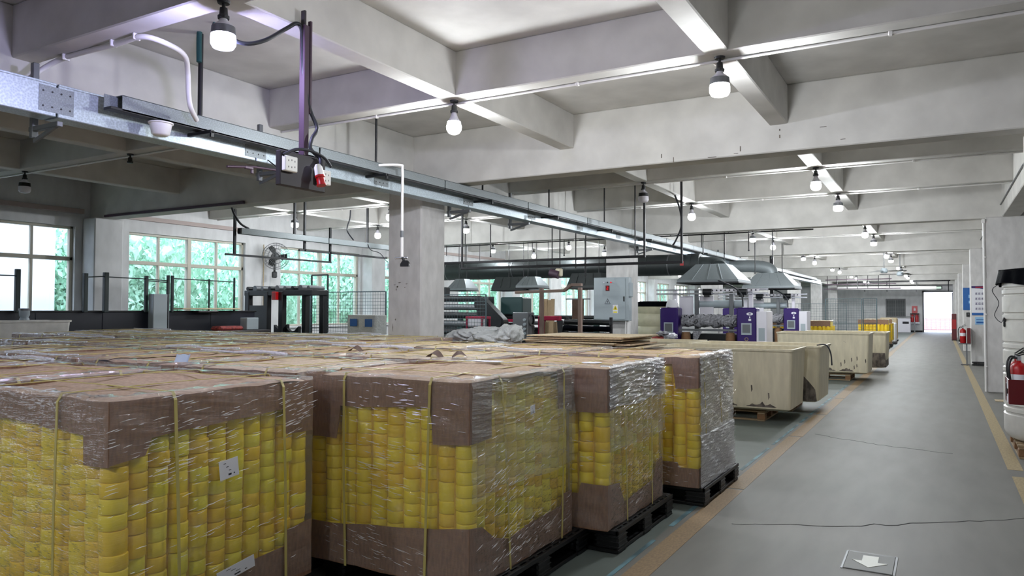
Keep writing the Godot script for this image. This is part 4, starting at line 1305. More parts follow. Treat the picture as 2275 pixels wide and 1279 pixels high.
func overhead():
	# lower trunking: wide galvanised channel in lengths
	var t := thing("cable_trunking", "long wide galvanised trunking hung along the left column line, lower of the pair", "trunking", P(-6.2, 3.095, 0))
	var d := -2.65
	var k := 0
	while d < 46.0:
		var b := B.new().bd(-0.1, 0.1, 0, 0.262, d, d + 1.985, 0.006).bd(-0.105, 0.105, 0.25, 0.268, d, d + 1.985, 0.003)
		part("length", b, "galvanised", t)
		if k > 1 and k < 12:
			part("joint_plate", B.new().bd(0.1, 0.104, 0.03, 0.235, d + 1.85, d + 2.12), "galvanised_rough", t)
			var h := B.new()
			for i in 4:
				for j in 2:
					h.cyl(P(0.103, 0.07 + j * 0.12, d + 1.88 + i * 0.07), P(0.107, 0.07 + j * 0.12, d + 1.88 + i * 0.07), 0.008, 6)
			part("bolt", h, "black_plastic", t)
		d += 2.0
		k += 1
	# upper trunking
	t = thing("cable_trunking", "narrow galvanised trunking above and in front of the wide one, its near end open", "trunking", P(-5.95, 3.222, 0))
	d = 3.66
	k = 0
	while d < 44.0:
		part("length", B.new().bd(-0.05, -0.044, 0.0, 0.13, d, d + 2.38, 0.002).bd(0.044, 0.05, 0.02 if k else 0.0, 0.13, d + (0.1 if k == 0 else 0.0), d + 2.38, 0.002).bd(-0.05, 0.05, 0.124, 0.13, d + (0.1 if k == 0 else 0.0), d + 2.38), "galvanised_rough", t)
		part("slotted_base", B.new().bd(-0.05, 0.05, -0.006, 0.016, d, d + 2.38, 0.002), "dark_steel", t)
		d += 2.4
		k += 1
	for q in [4.55, 7.05, 9.5, 11.7, 14.2, 16.6, 21.4, 26.2]:
		var s := thing("trunking_bracket", "black bracket arm under the narrow trunking, %s from the near end" % nth(mini([4.55, 7.05, 9.5, 11.7, 14.2, 16.6, 21.4, 26.2].find(q), 11)), "bracket", P(-6.0, 3.195, q), "brackets under the trunking")
		part("arm", B.new().box(Vector3(0.05, 0, 0), Vector3(0.36, 0.03, 0.04), 0.003).bar(Vector3(0.22, 0.0, 0), Vector3(0.22, -0.05, 0), 0.03, 0.02), "black_plastic", s)
		part("rod", B.new().cyl(Vector3(0.05, 0.16, 0), Vector3(0.05, YS - 3.195, 0), 0.022 if q < 5 else 0.014, 8), "dark_steel", s)
	for q in [3.35, 5.7, 9.35, 11.2, 17.5, 25.2]:
		var s := thing("wall_bracket", "grey steel strut bracket behind the wide trunking, %s from the near end" % nth([3.35, 5.7, 9.35, 11.2, 17.5, 25.2].find(q)), "bracket", P(-6.4, 3.06, q), "strut brackets behind the wide trunking")
		part("strut", B.new().box(Vector3(-0.05, 0.22, 0), Vector3(0.045, 0.62, 0.05), 0.004), "grey_steel", s)
		part("arm", B.new().box(Vector3(0.12, -0.02, 0), Vector3(0.42, 0.04, 0.045), 0.004).bar(Vector3(-0.04, -0.12, 0), Vector3(0.28, -0.03, 0), 0.02, 0.03), "grey_steel", s)
	t = thing("plastic_bowl", "white plastic bowl fixed under the near end of the narrow trunking", "bowl", P(-5.92, 3.20, 4.13))
	part("bowl", B.new().lathe([Vector2(0, -0.115), Vector2(0.055, -0.115), Vector2(0.075, -0.1), Vector2(0.092, -0.015), Vector2(0.104, -0.01), Vector2(0.104, 0.0), Vector2(0.092, 0.0), Vector2(0, -0.005)], Transform3D(), 28), "white_pvc", t)
	# white hose from the girder along the beam and down to the trunking
	t = thing("white_hose", "white flexible conduit running along the near cross beam then curving down to the trunking", "conduit", P(-5.6, 3.66, 3.55))
	part("hose", B.new().tube(spline([Vector3(-1.02, -0.50, 0.45), Vector3(-0.92, -0.33, 0.33), Vector3(-0.79, -0.02, 0.06), Vector3(0.0, -0.01, 0.04), Vector3(0.32, -0.01, 0.04), Vector3(0.38, -0.02, -0.12), Vector3(0.16, 0.02, -0.45), Vector3(-0.02, -0.05, -0.62), Vector3(-0.02, -0.22, -0.63), Vector3(-0.03, -0.34, -0.66), Vector3(-0.16, -0.40, -0.82)], 8), 0.022, 10), "white_pvc", t)
	for x in [-0.68, -0.02, 0.27]:
		part("clip", B.new().box(Vector3(x, -0.005, 0.05), Vector3(0.02, 0.05, 0.06), 0.004), "white_pvc", t)
	t = thing("green_hose", "short dark green hose bent over the second post behind the bluish bulb", "hose", P(-5.95, 3.35, 4.55))
	part("hose", B.new().tube(spline([Vector3(0.03, 0.5, 0.04), Vector3(0.03, 0.78, 0.04), Vector3(0.12, 0.86, 0.06), Vector3(0.30, 0.80, 0.10), Vector3(0.36, 0.77, 0.12)], 8), 0.024, 8), "green_cable", t)
	# post with the socket board
	t = thing("socket_post", "purple-brown steel post bolted to the beam carrying a dark socket board", "post", P(-4.105, 0, 4.04))
	part("post", B.new().box(Vector3(0, 3.20, 0.0), Vector3(0.055, 0.98, 0.05), 0.003).box(Vector3(0.02, 3.38, -0.035), Vector3(0.03, 0.7, 0.02), 0.003), "purple_iron", t)
	part("post_end", B.new().box(Vector3(0, 3.74, 0.012), Vector3(0.04, 0.12, 0.02), 0.003), "dark_box", t)
	var bd := part("board", B.new().box(Vector3(0.04, 2.575, 0.06), Vector3(0.05, 0.25, 0.45), 0.006), "dark_box", t)
	for q in [[0.215, 2.605, 0.12, 0.11], [-0.125, 2.56, 0.12, 0.11]]:
		var so := part("socket", B.new().box(Vector3(0.085, q[1], q[0]), Vector3(0.04, q[3], q[2]), 0.006), "socket_white", t)
		var h := B.new()
		for v in [[-0.03, 0.02], [0.03, 0.02], [-0.03, -0.02], [0.0, -0.025], [0.03, -0.025], [0.0, 0.025]]:
			h.box(Vector3(0.1055, q[1] + v[1], q[0] + v[0]), Vector3(0.001, 0.012, 0.005))
		part("pin_holes", h, "ink", so)
	t = thing("industrial_plug", "white and red industrial plug hanging on the socket board", "plug", P(-3.98, 2.60, 4.07))
	var xf := Transform3D(Basis(Vector3.BACK, 0.25), Vector3.ZERO)
	part("cap", B.new().lathe([Vector2(0, 0.045), Vector2(0.02, 0.04), Vector2(0.03, 0.02), Vector2(0.034, -0.045), Vector2(0, -0.046)], xf, 18), "socket_white", t)
	part("shell", B.new().lathe([Vector2(0, -0.046), Vector2(0.036, -0.046), Vector2(0.037, -0.06), Vector2(0.03, -0.065), Vector2(0.03, -0.11), Vector2(0.036, -0.115), Vector2(0.036, -0.125), Vector2(0, -0.126)], xf, 18), "red", t)
	t = thing("black_cable", "thick black cable looping from the bluish bulb along the post to the socket board", "cable", P(-4.1, 0, 4.0))
	part("cable", B.new().tube(spline([Vector3(-0.16, 3.47, 0.62), Vector3(-0.1, 3.42, 0.46), Vector3(-0.06, 3.48, 0.3), Vector3(-0.03, 3.62, 0.12), Vector3(-0.02, 3.69, 0.02), Vector3(-0.01, 3.62, -0.02), Vector3(0.0, 3.3, -0.03), Vector3(0.02, 3.06, -0.08), Vector3(0.05, 2.93, -0.12), Vector3(0.05, 2.84, -0.07), Vector3(0.05, 2.76, -0.06), Vector3(0.08, 2.70, -0.12), Vector3(0.11, 2.64, -0.1)], 8), 0.015, 8), "cable", t)
	part("loop", B.new().tube(spline([Vector3(0.08, 2.66, 0.24), Vector3(0.09, 2.72, 0.12), Vector3(0.1, 2.73, -0.02), Vector3(0.11, 2.70, -0.14), Vector3(0.12, 2.64, -0.2)], 8), 0.011, 8), "cable", t)
	# tool hung under the trunking
	t = thing("crank_handle", "thin rusty crank rod hung below the wide trunking", "handle", P(-5.9, 2.95, 5.1))
	part("rod", B.new().tube([Vector3(0, -0.02, 0.28), Vector3(0, 0.03, -0.05), Vector3(0, 0.05, -0.42)], 0.012, 8), "purple_iron", t)
	part("grip", B.new().box(Vector3(0, 0.01, 0.02), Vector3(0.03, 0.03, 0.1), 0.006).box(Vector3(0, -0.02, -0.02), Vector3(0.02, 0.04, 0.03), 0.004), "purple_iron", t)
	part("hanger", B.new().cyl(Vector3(0, 0.05, -0.4), Vector3(-0.2, 0.18, -0.4), 0.006, 6), "dark_steel", t)
	# drop pipe with its handle
	t = thing("drop_pipe", "white pipe dropping from the trunking in front of the column, with a tee handle", "pipe", P(-5.7, 0, 7.25))
	part("pipe", B.new().tube(spline([Vector3(-0.21, 3.32, 0.2), Vector3(-0.02, 3.335, 0.02), Vector3(0, 3.27, 0), Vector3(0.0, 2.9, 0.0), Vector3(0, 2.53, 0)], 6), 0.017, 10), "white_pvc", t)
	part("coupling", B.new().cyl(Vector3(0, 2.53, 0), Vector3(0, 2.45, 0), 0.022, 12), "grey_steel", t)
	part("lower_pipe", B.new().cyl(Vector3(0, 2.45, 0), Vector3(0, 2.21, 0), 0.019, 12), "white_pvc", t)
	part("tee_handle", B.new().cyl(Vector3(-0.08, 2.195, 0.03), Vector3(0.06, 2.2, -0.03), 0.014, 10), "chrome", t)
	part("nozzle", B.new().prism([Vector2(-0.055, 2.09), Vector2(0.055, 2.09), Vector2(0.055, 2.13), Vector2(0.03, 2.165), Vector2(-0.025, 2.165), Vector2(-0.055, 2.12)], 0.05, Transform3D(Basis(Vector3.UP, 0.3), Vector3(0.05, 0, 0))), "black_plastic", t)
	part("nozzle_neck", B.new().cyl(Vector3(0.01, 2.2, 0), Vector3(0.04, 2.15, 0), 0.016, 8), "black_plastic", t)
	# black curtain rails across the second bay
	for q in [[-10.0, -5.0, 14.0, 2.62, "upper black rail hung across the second bay before the column"], [-8.66, -3.95, 13.0, 2.42, "lower black rail hung across the second bay with end rods"]]:
		t = thing("curtain_rail", q[4], "rail", P(0, q[3], q[2]))
		part("rail", B.new().bar(Vector3(q[0], 0, 0), Vector3(q[1], 0, 0), 0.05, 0.05, 0.006), "dark_steel", t)
		for x in [q[0] + 0.02, q[1] - 0.02]:
			part("drop_rod", B.new().bar(Vector3(x, 0, 0), Vector3(x, YS - q[3], 0), 0.035, 0.035), "dark_steel", t)
	var i := 0
	for q in [[-5.25, 14.1, 2.6], [-7.15, 15.4, 2.5], [-6.95, 15.5, 2.3], [-8.7, 18.0, 3.0], [-5.3, 19.2, 3.0], [-4.8, 19.4, 3.0], [-4.3, 19.9, 3.1], [-3.95, 21.2, 3.0], [-5.6, 22.6, 2.9], [-5.0, 24.0, 2.7], [-4.4, 25.2, 2.7], [-9.9, 16.2, 2.9], [-11.2, 17.0, 2.8], [-7.6, 19.2, 3.1]]:
		rod(q[0], q[1], q[2], YS, 0.014, "thin dark hanger rod under the ceiling over the machines, %s" % ["nearest the curtain rail", "beside the motor", "right of the motor", "left of the column", "at the elbow duct", "right of the elbow duct", "over the first hood", "over the second hood", "behind the first hood", "before the second hood", "above the second hood", "by the mesh panel", "above the rollers", "beside the grey cabinet"][i])
		i += 1
	# thin rail with droppers at the third girder
	t = thing("thin_rail", "long thin steel rail hung level above the duct", "rail", P(0, 3.5, 19))
	part("rail", B.new().bar(Vector3(-13.5, 0, 0), Vector3(-2.6, 0, 0), 0.03, 0.03), "dark_steel", t)
	for x in [-13.2, -11.6, -10.2, -8.9, -7.6, -6.1, -5.2, -4.6, -3.5]:
		part("dropper", B.new().cyl(Vector3(x, -0.28 if int(x * 10) % 3 == 0 else 0.0, 0), Vector3(x, YS - 3.5, 0), 0.012, 6), "dark_steel", t)
	# cables
	t = thing("hanging_cable", "black cable curving down from the beam beside the unlit bulb", "cable", P(-4.2, 3.0, 13.4))
	part("cable", B.new().tube(spline([Vector3(-0.02, 0.69, 0), Vector3(0.08, 0.4, 0), Vector3(0.1, 0.1, 0), Vector3(0, -0.15, 0), Vector3(-0.06, -0.24, 0)], 8), 0.016, 8), "cable", t)
	t = thing("hanging_cable", "black cable hanging from the girder to the window-bay trunking", "cable", P(-10.9, 0, 9.1))
	part("cable", B.new().tube(spline([Vector3(0, 3.42, 0.1), Vector3(0.0, 3.25, 0.02), Vector3(0, 3.1, -0.12), Vector3(0, 3.03, -0.3)], 8), 0.02, 8), "cable", t)
	t = thing("hanging_cable", "black cable hanging from the far beam to the middle of the window-bay trunking", "cable", P(-10.9, 0, 12.2))
	part("cable", B.new().tube(spline([Vector3(0, 3.68, 0.1), Vector3(0.0, 3.5, 0.12), Vector3(0, 3.25, 0.2), Vector3(0, 3.05, 0.0)], 8), 0.014, 8), "cable", t)
	# trunking of the window bay and the pipe frames hung below it
	t = thing("cable_trunking", "grey trunking hung in the window bay near the wall fan", "trunking", P(-10.9, 2.97, 11.4))
	part("length", B.new().box(Vector3(0, 0, 1.1), Vector3(0.1, 0.11, 2.2), 0.004), "galvanised_rough", t)
	part("length", B.new().box(Vector3(0, 0, -1.12), Vector3(0.1, 0.11, 2.2), 0.004), "galvanised_rough", t)
	part("open_end", B.new().box(Vector3(0, 0, 2.21), Vector3(0.085, 0.09, 0.01)), "dark_steel", t)
	var cable := part("loose_cable", B.new().tube(spline([Vector3(0.06, 0.02, -1.2), Vector3(0.06, -0.1, -1.3), Vector3(0.06, -0.15, -1.6), Vector3(0.07, -0.3, -1.8), Vector3(0.06, -0.34, -1.9)], 8), 0.008, 6), "cable", t)
	part("plug", B.new().box(Vector3(0.06, -0.42, -1.9), Vector3(0.05, 0.12, 0.05), 0.01), "cabinet_grey", t)
	for q in [[9.15, 2.54, 3.36], [10.58, 3.03, 3.68], [11.57, 2.53, 3.26], [12.73, 3.0, YS], [10.85, 2.72, YS]]:
		part("drop_rod", B.new().bar(P(-0.07, q[1] - 2.97, q[0] - 11.4), P(-0.07, q[2] - 2.97, q[0] - 11.4), 0.04, 0.04), "dark_steel", t)
	t = thing("pipe_frame", "thin dark pipe hung level below the window-bay trunking, nearer one", "pipe", P(-10.97, 2.54, 10.2))
	part("pipe", B.new().bar(P(0, 0, -1.25), P(0, 0, 1.4), 0.035, 0.035), "dark_steel", t)
	t = thing("pipe_frame", "thin dark pipe hung level below the window-bay trunking, farther one", "pipe", P(-10.97, 2.735, 12.0))
	part("pipe", B.new().bar(P(0, 0, -1.3), P(0, 0, 1.4), 0.04, 0.04), "dark_steel", t)
	t = thing("beam_angle", "rusty steel angle fixed along the face of the near girder in the window bay", "angle", P(-12.35, 3.40, 8.82))
	part("angle", B.new().box(Vector3(0, 0, 0), Vector3(4.0, 0.05, 0.04), 0.003), "purple_iron", t)
	t = thing("wall_trunking", "pinkish trunking along the window wall above the windows", "trunking", P(-14.84, 3.46, 0))
	for g in [[0.95, 8.68], [9.32, 17.0], [17.68, 25.3]]:
		part("length", B.new().bd(-0.04, 0.04, 0, 0.09, g[0], g[1], 0.004), "pink_trunk", t)


# ---- machines between the columns
func loom(label: String, at: Vector3) -> Node3D:
	var t := thing("weaving_machine", label, "machine", at, "purple weaving machines")
	for sx in [-1.0, 1.0]:
		var x: float = sx * 0.95
		var c := part("purple_cabinet", B.new().box(Vector3(x, 0.83, 0.45), Vector3(0.46, 1.6, 0.4), 0.03), "purple", t)
		part("screen_panel", B.new().box(Vector3(x, 1.12, 0.655), Vector3(0.24, 0.28, 0.012), 0.004), "cabinet_grey", c)
		part("screen", B.new().box(Vector3(x, 1.13, 0.664), Vector3(0.18, 0.2, 0.006)), "grey_steel", c)
		part("round_mark", B.new().lathe([Vector2(0.03, 0), Vector2(0.045, 0), Vector2(0.045, 0.006), Vector2(0.03, 0.006)], Transform3D(Basis(Vector3.RIGHT, PI / 2), Vector3(x, 0.88, 0.65)), 16), "pale_wood", c)
		part("drawer", B.new().box(Vector3(x, 0.62, 0.655), Vector3(0.36, 0.36, 0.014), 0.004), "machine_white", c)
		part("drawer_window", B.new().box(Vector3(x - 0.05, 0.66, 0.664), Vector3(0.08, 0.13, 0.006)).box(Vector3(x + 0.06, 0.66, 0.664), Vector3(0.08, 0.13, 0.006)), "cabinet_grey" if sx < 0 else "ink", c)
		if sx > 0:
			part("emblem", B.new().lathe([Vector2(0.02, 0), Vector2(0.05, 0), Vector2(0.05, 0.006), Vector2(0.02, 0.006)], Transform3D(Basis(Vector3.RIGHT, PI / 2).scaled_local(Vector3(1.5, 1, 0.7)), Vector3(x + 0.08, 1.48, 0.65)), 18).box(Vector3(x + 0.08, 1.4, 0.655), Vector3(0.025, 0.04, 0.006)).box(Vector3(x + 0.08, 1.34, 0.655), Vector3(0.06, 0.05, 0.006)), "paper", c)
			for y in [1.32, 1.14, 0.98]:
				part("side_button", B.new().box(Vector3(x + 0.24, y, 0.45), Vector3(0.03, 0.05, 0.05), 0.008), "purple", c)
	part("white_cabinet", B.new().box(Vector3(1.30, 0.78, 0.3), Vector3(0.24, 1.52, 0.7), 0.012), "machine_white", t)
	part("vent", B.new().box(Vector3(1.30, 1.0, 0.652), Vector3(0.14, 0.3, 0.006)), "cabinet_grey", t)
	part("inner_case", B.new().box(Vector3(0.0, 0.5, -0.1), Vector3(2.2, 0.96, 0.5), 0.02), "machine_black", t)
	var roll := func(u: float, v: float) -> Vector3:
		var a := v * TAU
		var r := 0.15 + 0.03 * wobble(u * 3.0, a * 0.5, 1.0) * sin(u * PI) + 0.012 * sin(u * 40.0 + a * 3.0)
		return Vector3(-0.68 + u * 1.36, 1.30 + cos(a) * r, 0.35 + sin(a) * r)
	part("material_roll", B.new().sheet(roll, 40, 20, Vector3.UP, Vector3(0, 1.3, 0.35)), "rag_grey", t)
	part("roll_shaft", B.new().cyl(Vector3(-0.74, 1.3, 0.35), Vector3(0.74, 1.3, 0.35), 0.05, 12), "purple_iron", t)
	part("front_rail", B.new().bar(Vector3(-0.75, 1.08, 0.55), Vector3(0.75, 1.08, 0.55), 0.05, 0.05, 0.006), "grey_steel", t)
	for x in [-0.58, 0.52]:
		part("brown_drum", B.new().lathe([Vector2(0, 0), Vector2(0.10, 0), Vector2(0.115, 0.1), Vector2(0.115, 0.62), Vector2(0.1, 0.72), Vector2(0, 0.72)], Transform3D(Basis(), Vector3(x, 0.3, 0.42)), 18), "wood", t)
	part("hanging_rag", B.new().sheet(func(u: float, v: float) -> Vector3: return Vector3(-0.35 + u * 0.22 * (1.0 - v * 0.7), 1.05 - v * 0.3, 0.58 + 0.02 * sin(u * 9.0)), 8, 8, Vector3.BACK), "rag_grey", t)
	for x in [-0.98, -0.42, 0.45, 0.92]:
		part("upright", B.new().box(Vector3(x, 1.55, 0.0), Vector3(0.1, 1.1, 0.1), 0.01), "grey_steel" if absf(x) < 0.6 else "machine_white", t)
	for y in [1.98, 2.08]:
		part("top_rail", B.new().bar(Vector3(-1.45, y, 0.1), Vector3(1.35, y, 0.1), 0.04, 0.04, 0.004), "chrome", t)
	part("guide_comb", B.new().box(Vector3(0.5, 2.06, 0.16), Vector3(1.3, 0.07, 0.02), 0.003), "machine_white", t)
	for k in 12:
		part("guide_eye", B.new().cyl(Vector3(-0.08 + k * 0.105, 2.06, 0.17), Vector3(-0.08 + k * 0.105, 2.06, 0.19), 0.018, 8), "ink", t)
	for x in [-0.1, 0.75]:
		part("motor", B.new().cyl(Vector3(x - 0.1, 2.02, 0.2), Vector3(x + 0.12, 2.02, 0.2), 0.085, 14).box(Vector3(x, 1.92, 0.2), Vector3(0.14, 0.06, 0.12), 0.01), "machine_black", t)
	part("rear_roll", B.new().cyl(Vector3(-0.4, 1.72, -0.15), Vector3(0.7, 1.72, -0.15), 0.1, 16), "cabinet_grey", t)
	for x in [-0.72, -0.2]:
		part("paper_board", B.new().box(Vector3(x, 1.62, -0.1), Vector3(0.36, 0.62, 0.03), 0.004), "machine_white", t)
	part("bag_on_top", B.new().sheet(func(u: float, v: float) -> Vector3:
		var a := u * TAU
		return Vector3(-0.9 + cos(a) * 0.17 * (1.0 - 0.4 * v * v), 1.63 + v * 0.2 + 0.02 * sin(a * 4.0), 0.5 + sin(a) * 0.12), 18, 6, Vector3.UP, Vector3(-0.9, 1.6, 0.5)), "paper", t)
	part("feed_cable", B.new().tube(spline([Vector3(0.2, 2.3, 0.3), Vector3(0.55, 2.15, 0.35), Vector3(0.78, 1.95, 0.4), Vector3(0.82, 1.65, 0.42)], 8), 0.02, 8), "cable", t)
	return t


func hood(called: String, label: String, x: float, y: float, d: float, w: float, l: float, h: float, top: float, m := "galvanised_rough") -> Node3D:
	var t := thing(called, label, "extractor hood", P(x, y, d), "extractor hoods")
	var lip := 0.07
	var b := B.new()
	var lo := []
	var hi := []
	for q in [[1, 1], [-1, 1], [-1, -1], [1, -1]]:
		lo.append(Vector3(q[0] * w / 2, lip, q[1] * l / 2))
		hi.append(Vector3(q[0] * w / 2 * top, h, q[1] * l / 2 * top))
	for k in 4:
		var a: Vector3 = lo[k]
		var c: Vector3 = lo[(k + 1) % 4]
		var n := (c - a).cross(hi[k] - a).normalized()
		if n.y < 0:
			n = -n
		b.quad(a, c, hi[(k + 1) % 4], hi[k], n)
		var n2 := Vector3(n.x, 0, n.z).normalized()
		b.quad(a, c, c - Vector3(0, lip, 0), a - Vector3(0, lip, 0), n2)
	b.quad(hi[0], hi[1], hi[2], hi[3], Vector3.UP)
	part("canopy", b, m, t)
	part("lip", B.new().box(Vector3(0, -0.01, l / 2), Vector3(w + 0.03, 0.03, 0.03)).box(Vector3(0, -0.01, -l / 2), Vector3(w + 0.03, 0.03, 0.03)).box(Vector3(w / 2, -0.01, 0), Vector3(0.03, 0.03, l)).box(Vector3(-w / 2, -0.01, 0), Vector3(0.03, 0.03, l)), "dark_steel", t)
	for q in ([-1, 1] if w < 1.5 else []):
		part("hanger", B.new().cyl(Vector3(q * w * 0.2, h, 0), Vector3(q * w * 0.2, YS - y, 0), 0.01, 6), "dark_steel", t)
	for k in [0.25, 0.5, 0.75]:
		part("seam", B.new().bar(lo[1].lerp(lo[0], k) + Vector3(0, 0, 0.004), hi[1].lerp(hi[0], k) + Vector3(0, 0, 0.004), 0.02, 0.012), m, t)
	return t


func wire_panel(called: String, label: String, at: Vector3, w: float, h: float, step: float, turn := 0.0, group := "") -> Node3D:
	var t := thing(called, label, "wire panel", at, group, turn)
	var b := B.new()
	var n := int(w / step)
	for k in n + 1:
		b.cyl(Vector3(-w / 2 + k * w / n, 0, 0), Vector3(-w / 2 + k * w / n, h, 0), 0.004, 4)
	n = int(h / step)
	for k in n + 1:
		b.cyl(Vector3(-w / 2, k * h / n, 0.004), Vector3(w / 2, k * h / n, 0.004), 0.004, 4)
	part("wires", b, "mesh_wire", t).set_meta("kind", "stuff")
	for sx in [-1, 1]:
		part("post", B.new().box(Vector3(sx * w / 2, h / 2, 0), Vector3(0.03, h, 0.03), 0.004), "mesh_wire", t)
	for y in [0.02, h * 0.52, h]:
		part("rail", B.new().box(Vector3(0, y, 0), Vector3(w, 0.02, 0.02), 0.003), "mesh_wire", t)
	return t


func machines():
	loom("purple weaving machine under the first galvanised hood, beside the round cream tank", P(-4.95, 0, 18.85))
	loom("purple weaving machine under the second galvanised hood, farther down the aisle", P(-5.0, 0, 25.3))
	hood("extractor_hood", "large galvanised hood over the nearer purple machine, below the duct elbow", -5.3, 2.30, 20.3, 1.6, 1.5, 0.5, 0.5)
	hood("extractor_hood", "large galvanised hood over the farther purple machine", -4.75, 2.27, 25.4, 1.6, 1.5, 0.5, 0.5)
	var t := thing("air_duct", "big dark round duct running across above the machines, elbow down into the first hood", "duct", P(0, 2.84, 20.6))
	part("pipe", B.new().cyl(Vector3(-14.4, 0, 0), Vector3(-5.75, 0, 0), 0.30, 32), "duct", t)
	part("elbow", B.new().tube(bez(Vector3(-5.75, 0, 0), Vector3(-5.4, 0.0, 0), Vector3(-5.2, -0.02, 0.08), Vector3(-5.2, -0.1, 0.2), 10), 0.2, 24), "duct", t)
	part("reducer", B.new().cyl(Vector3(-5.95, 0, 0), Vector3(-5.72, 0.0, 0), 0.305, 32, 0.205), "duct", t)
	for k in 14:
		part("band", B.new().cyl(Vector3(-14.2 + k * 0.63, 0, 0), Vector3(-14.17 + k * 0.63, 0, 0), 0.306, 32), "grey_steel" if k % 4 == 0 else "duct", t)
	for x in [-13, -10.5, -8, -6.3]:
		part("hanger", B.new().bar(Vector3(x, 0.3, 0), Vector3(x, YS - 2.84, 0), 0.03, 0.01), "dark_steel", t)
	part("red_tag", B.new().box(Vector3(-6.2, 0.02, 0.3), Vector3(0.1, 0.12, 0.01)), "red", t)
	t = thing("air_duct", "short grey duct bending down into the second galvanised hood", "duct", P(-4.75, 2.8, 25.4))
	part("elbow", B.new().tube(bez(Vector3(-1.6, 0.22, 0), Vector3(-0.7, 0.25, 0), Vector3(0, 0.25, 0), Vector3(0, -0.04, 0), 10), 0.2, 24), "galvanised_rough", t)
	hood("extractor_hood", "small galvanised hood at the left, above the roller machine", -12.93, 2.16, 19.5, 0.7, 0.7, 0.36, 0.45)
	hood("extractor_hood", "wide dark hood below the duct, between the two small hoods", -11.3, 2.16, 20.0, 1.3, 0.8, 0.4, 0.82, "duct")
	hood("extractor_hood", "small galvanised hood above the brown steel frame", -10.36, 2.2, 19.3, 0.72, 0.7, 0.33, 0.5)
	hood("extractor_hood", "dark hood below the duct beside the electric cabinet", -8.6, 2.18, 19.6, 1.1, 1.0, 0.42, 0.8, "duct")

	# electric cabinet on the second left column
	t = thing("electric_cabinet", "grey electric cabinet with a red display fixed to the second left column", "cabinet", P(-6.88, 1.83, 16.93))
	part("case", B.new().box(Vector3(0, 0, 0.0), Vector3(0.9, 1.04, 0.22), 0.012), "cabinet_grey", t)
	var dr := part("door", B.new().box(Vector3(-0.03, 0, 0.118), Vector3(0.8, 0.98, 0.014), 0.004), "cabinet_grey", t)
	part("handle", B.new().box(Vector3(0.34, 0.0, 0.13), Vector3(0.03, 0.12, 0.02), 0.005), "dark_steel", dr)
	part("display", B.new().box(Vector3(-0.08, 0.26, 0.128), Vector3(0.1, 0.13, 0.012), 0.003), "dark_red", t)
	part("display_digit", B.new().box(Vector3(-0.08, 0.295, 0.136), Vector3(0.035, 0.01, 0.003)).box(Vector3(-0.08, 0.26, 0.136), Vector3(0.035, 0.01, 0.003)).box(Vector3(-0.08, 0.225, 0.136), Vector3(0.035, 0.01, 0.003)).box(Vector3(-0.065, 0.278, 0.136), Vector3(0.01, 0.03, 0.003)).box(Vector3(-0.095, 0.242, 0.136), Vector3(0.01, 0.03, 0.003)), "led_red", t)
	for k in 3:
		part("indicator_lamp", B.new().cyl(Vector3(-0.17 + k * 0.09, 0.4, 0.12), Vector3(-0.17 + k * 0.09, 0.4, 0.14), 0.016, 10), ["machine_white", "ink", "led_red"][k], t)
	var tri := func(c: Vector2, r: float) -> Array:
		return [c + Vector2(0, r), c + Vector2(-r * 0.9, -r * 0.6), c + Vector2(r * 0.9, -r * 0.6)]
	var bolt := [Vector2(0.012, 0.045), Vector2(-0.018, -0.005), Vector2(0.0, 0.0), Vector2(-0.008, -0.04), Vector2(0.02, 0.012), Vector2(0.002, 0.008)]
	var w1 := part("warning_triangle", B.new().prism(tri.call(Vector2(-0.08, -0.07), 0.085), 0.003, Transform3D(Basis(), Vector3(0, 0, 0.127))), "ink", t)
	part("triangle_field", B.new().prism(tri.call(Vector2(-0.08, -0.07), 0.066), 0.003, Transform3D(Basis(), Vector3(0, 0, 0.129))), "cabinet_grey", w1)
	part("lightning", B.new().prism(bolt, 0.003, Transform3D(Basis(), Vector3(-0.08, -0.07, 0.131))), "ink", w1)
	var w2 := part("warning_label", B.new().box(Vector3(0.12, -0.24, 0.127), Vector3(0.13, 0.2, 0.003)), "paper", t)
	part("triangle_field", B.new().prism(tri.call(Vector2(0.12, -0.22), 0.066), 0.003, Transform3D(Basis(), Vector3(0, 0, 0.129))), "yellow", w2)
	part("lightning", B.new().prism(bolt, 0.003, Transform3D(Basis(), Vector3(0.12, -0.225, 0.131))), "ink", w2)
	part("text_strip", B.new().box(Vector3(0.12, -0.315, 0.129), Vector3(0.1, 0.03, 0.002)), "yellow", w2)
	part("side_switch", B.new().box(Vector3(0.47, 0.22, 0.02), Vector3(0.07, 0.34, 0.14), 0.01), "cabinet_grey", t)
	part("cable_duct", B.new().box(Vector3(0.42, -0.95, 0.02), Vector3(0.07, 0.86, 0.06), 0.006).cyl(Vector3(0.36, -0.5, 0.05), Vector3(0.33, -1.3, 0.05), 0.02, 8), "white_pvc", t)
	# round cream tank with a black cover, rags before it
	t = thing("round_tank", "round cream tank with a black sheet cover beside the electric cabinet column", "tank", P(-6.85, 0, 20.0))
	var pr := [Vector2(0, 0.02), Vector2(0.5, 0.02), Vector2(0.54, 0.06)]
	for y in [0.4, 0.75, 1.1, 1.45]:
		pr.append_array([Vector2(0.54, y), Vector2(0.525, y + 0.02), Vector2(0.54, y + 0.04)])
	pr.append_array([Vector2(0.54, 1.72), Vector2(0, 1.73)])
	part("body", B.new().lathe(pr, Transform3D(), 40), "tank_cream", t)
	part("cover", B.new().lathe([Vector2(0.555, 1.66), Vector2(0.57, 1.72), Vector2(0.55, 1.79), Vector2(0.4, 1.81), Vector2(0, 1.80)], Transform3D(), 32), "black_sheet", t)
	t = thing("rag_heap", "heap of grey and red rags in front of the round cream tank", "rags", P(-5.05, 0, 15.6))
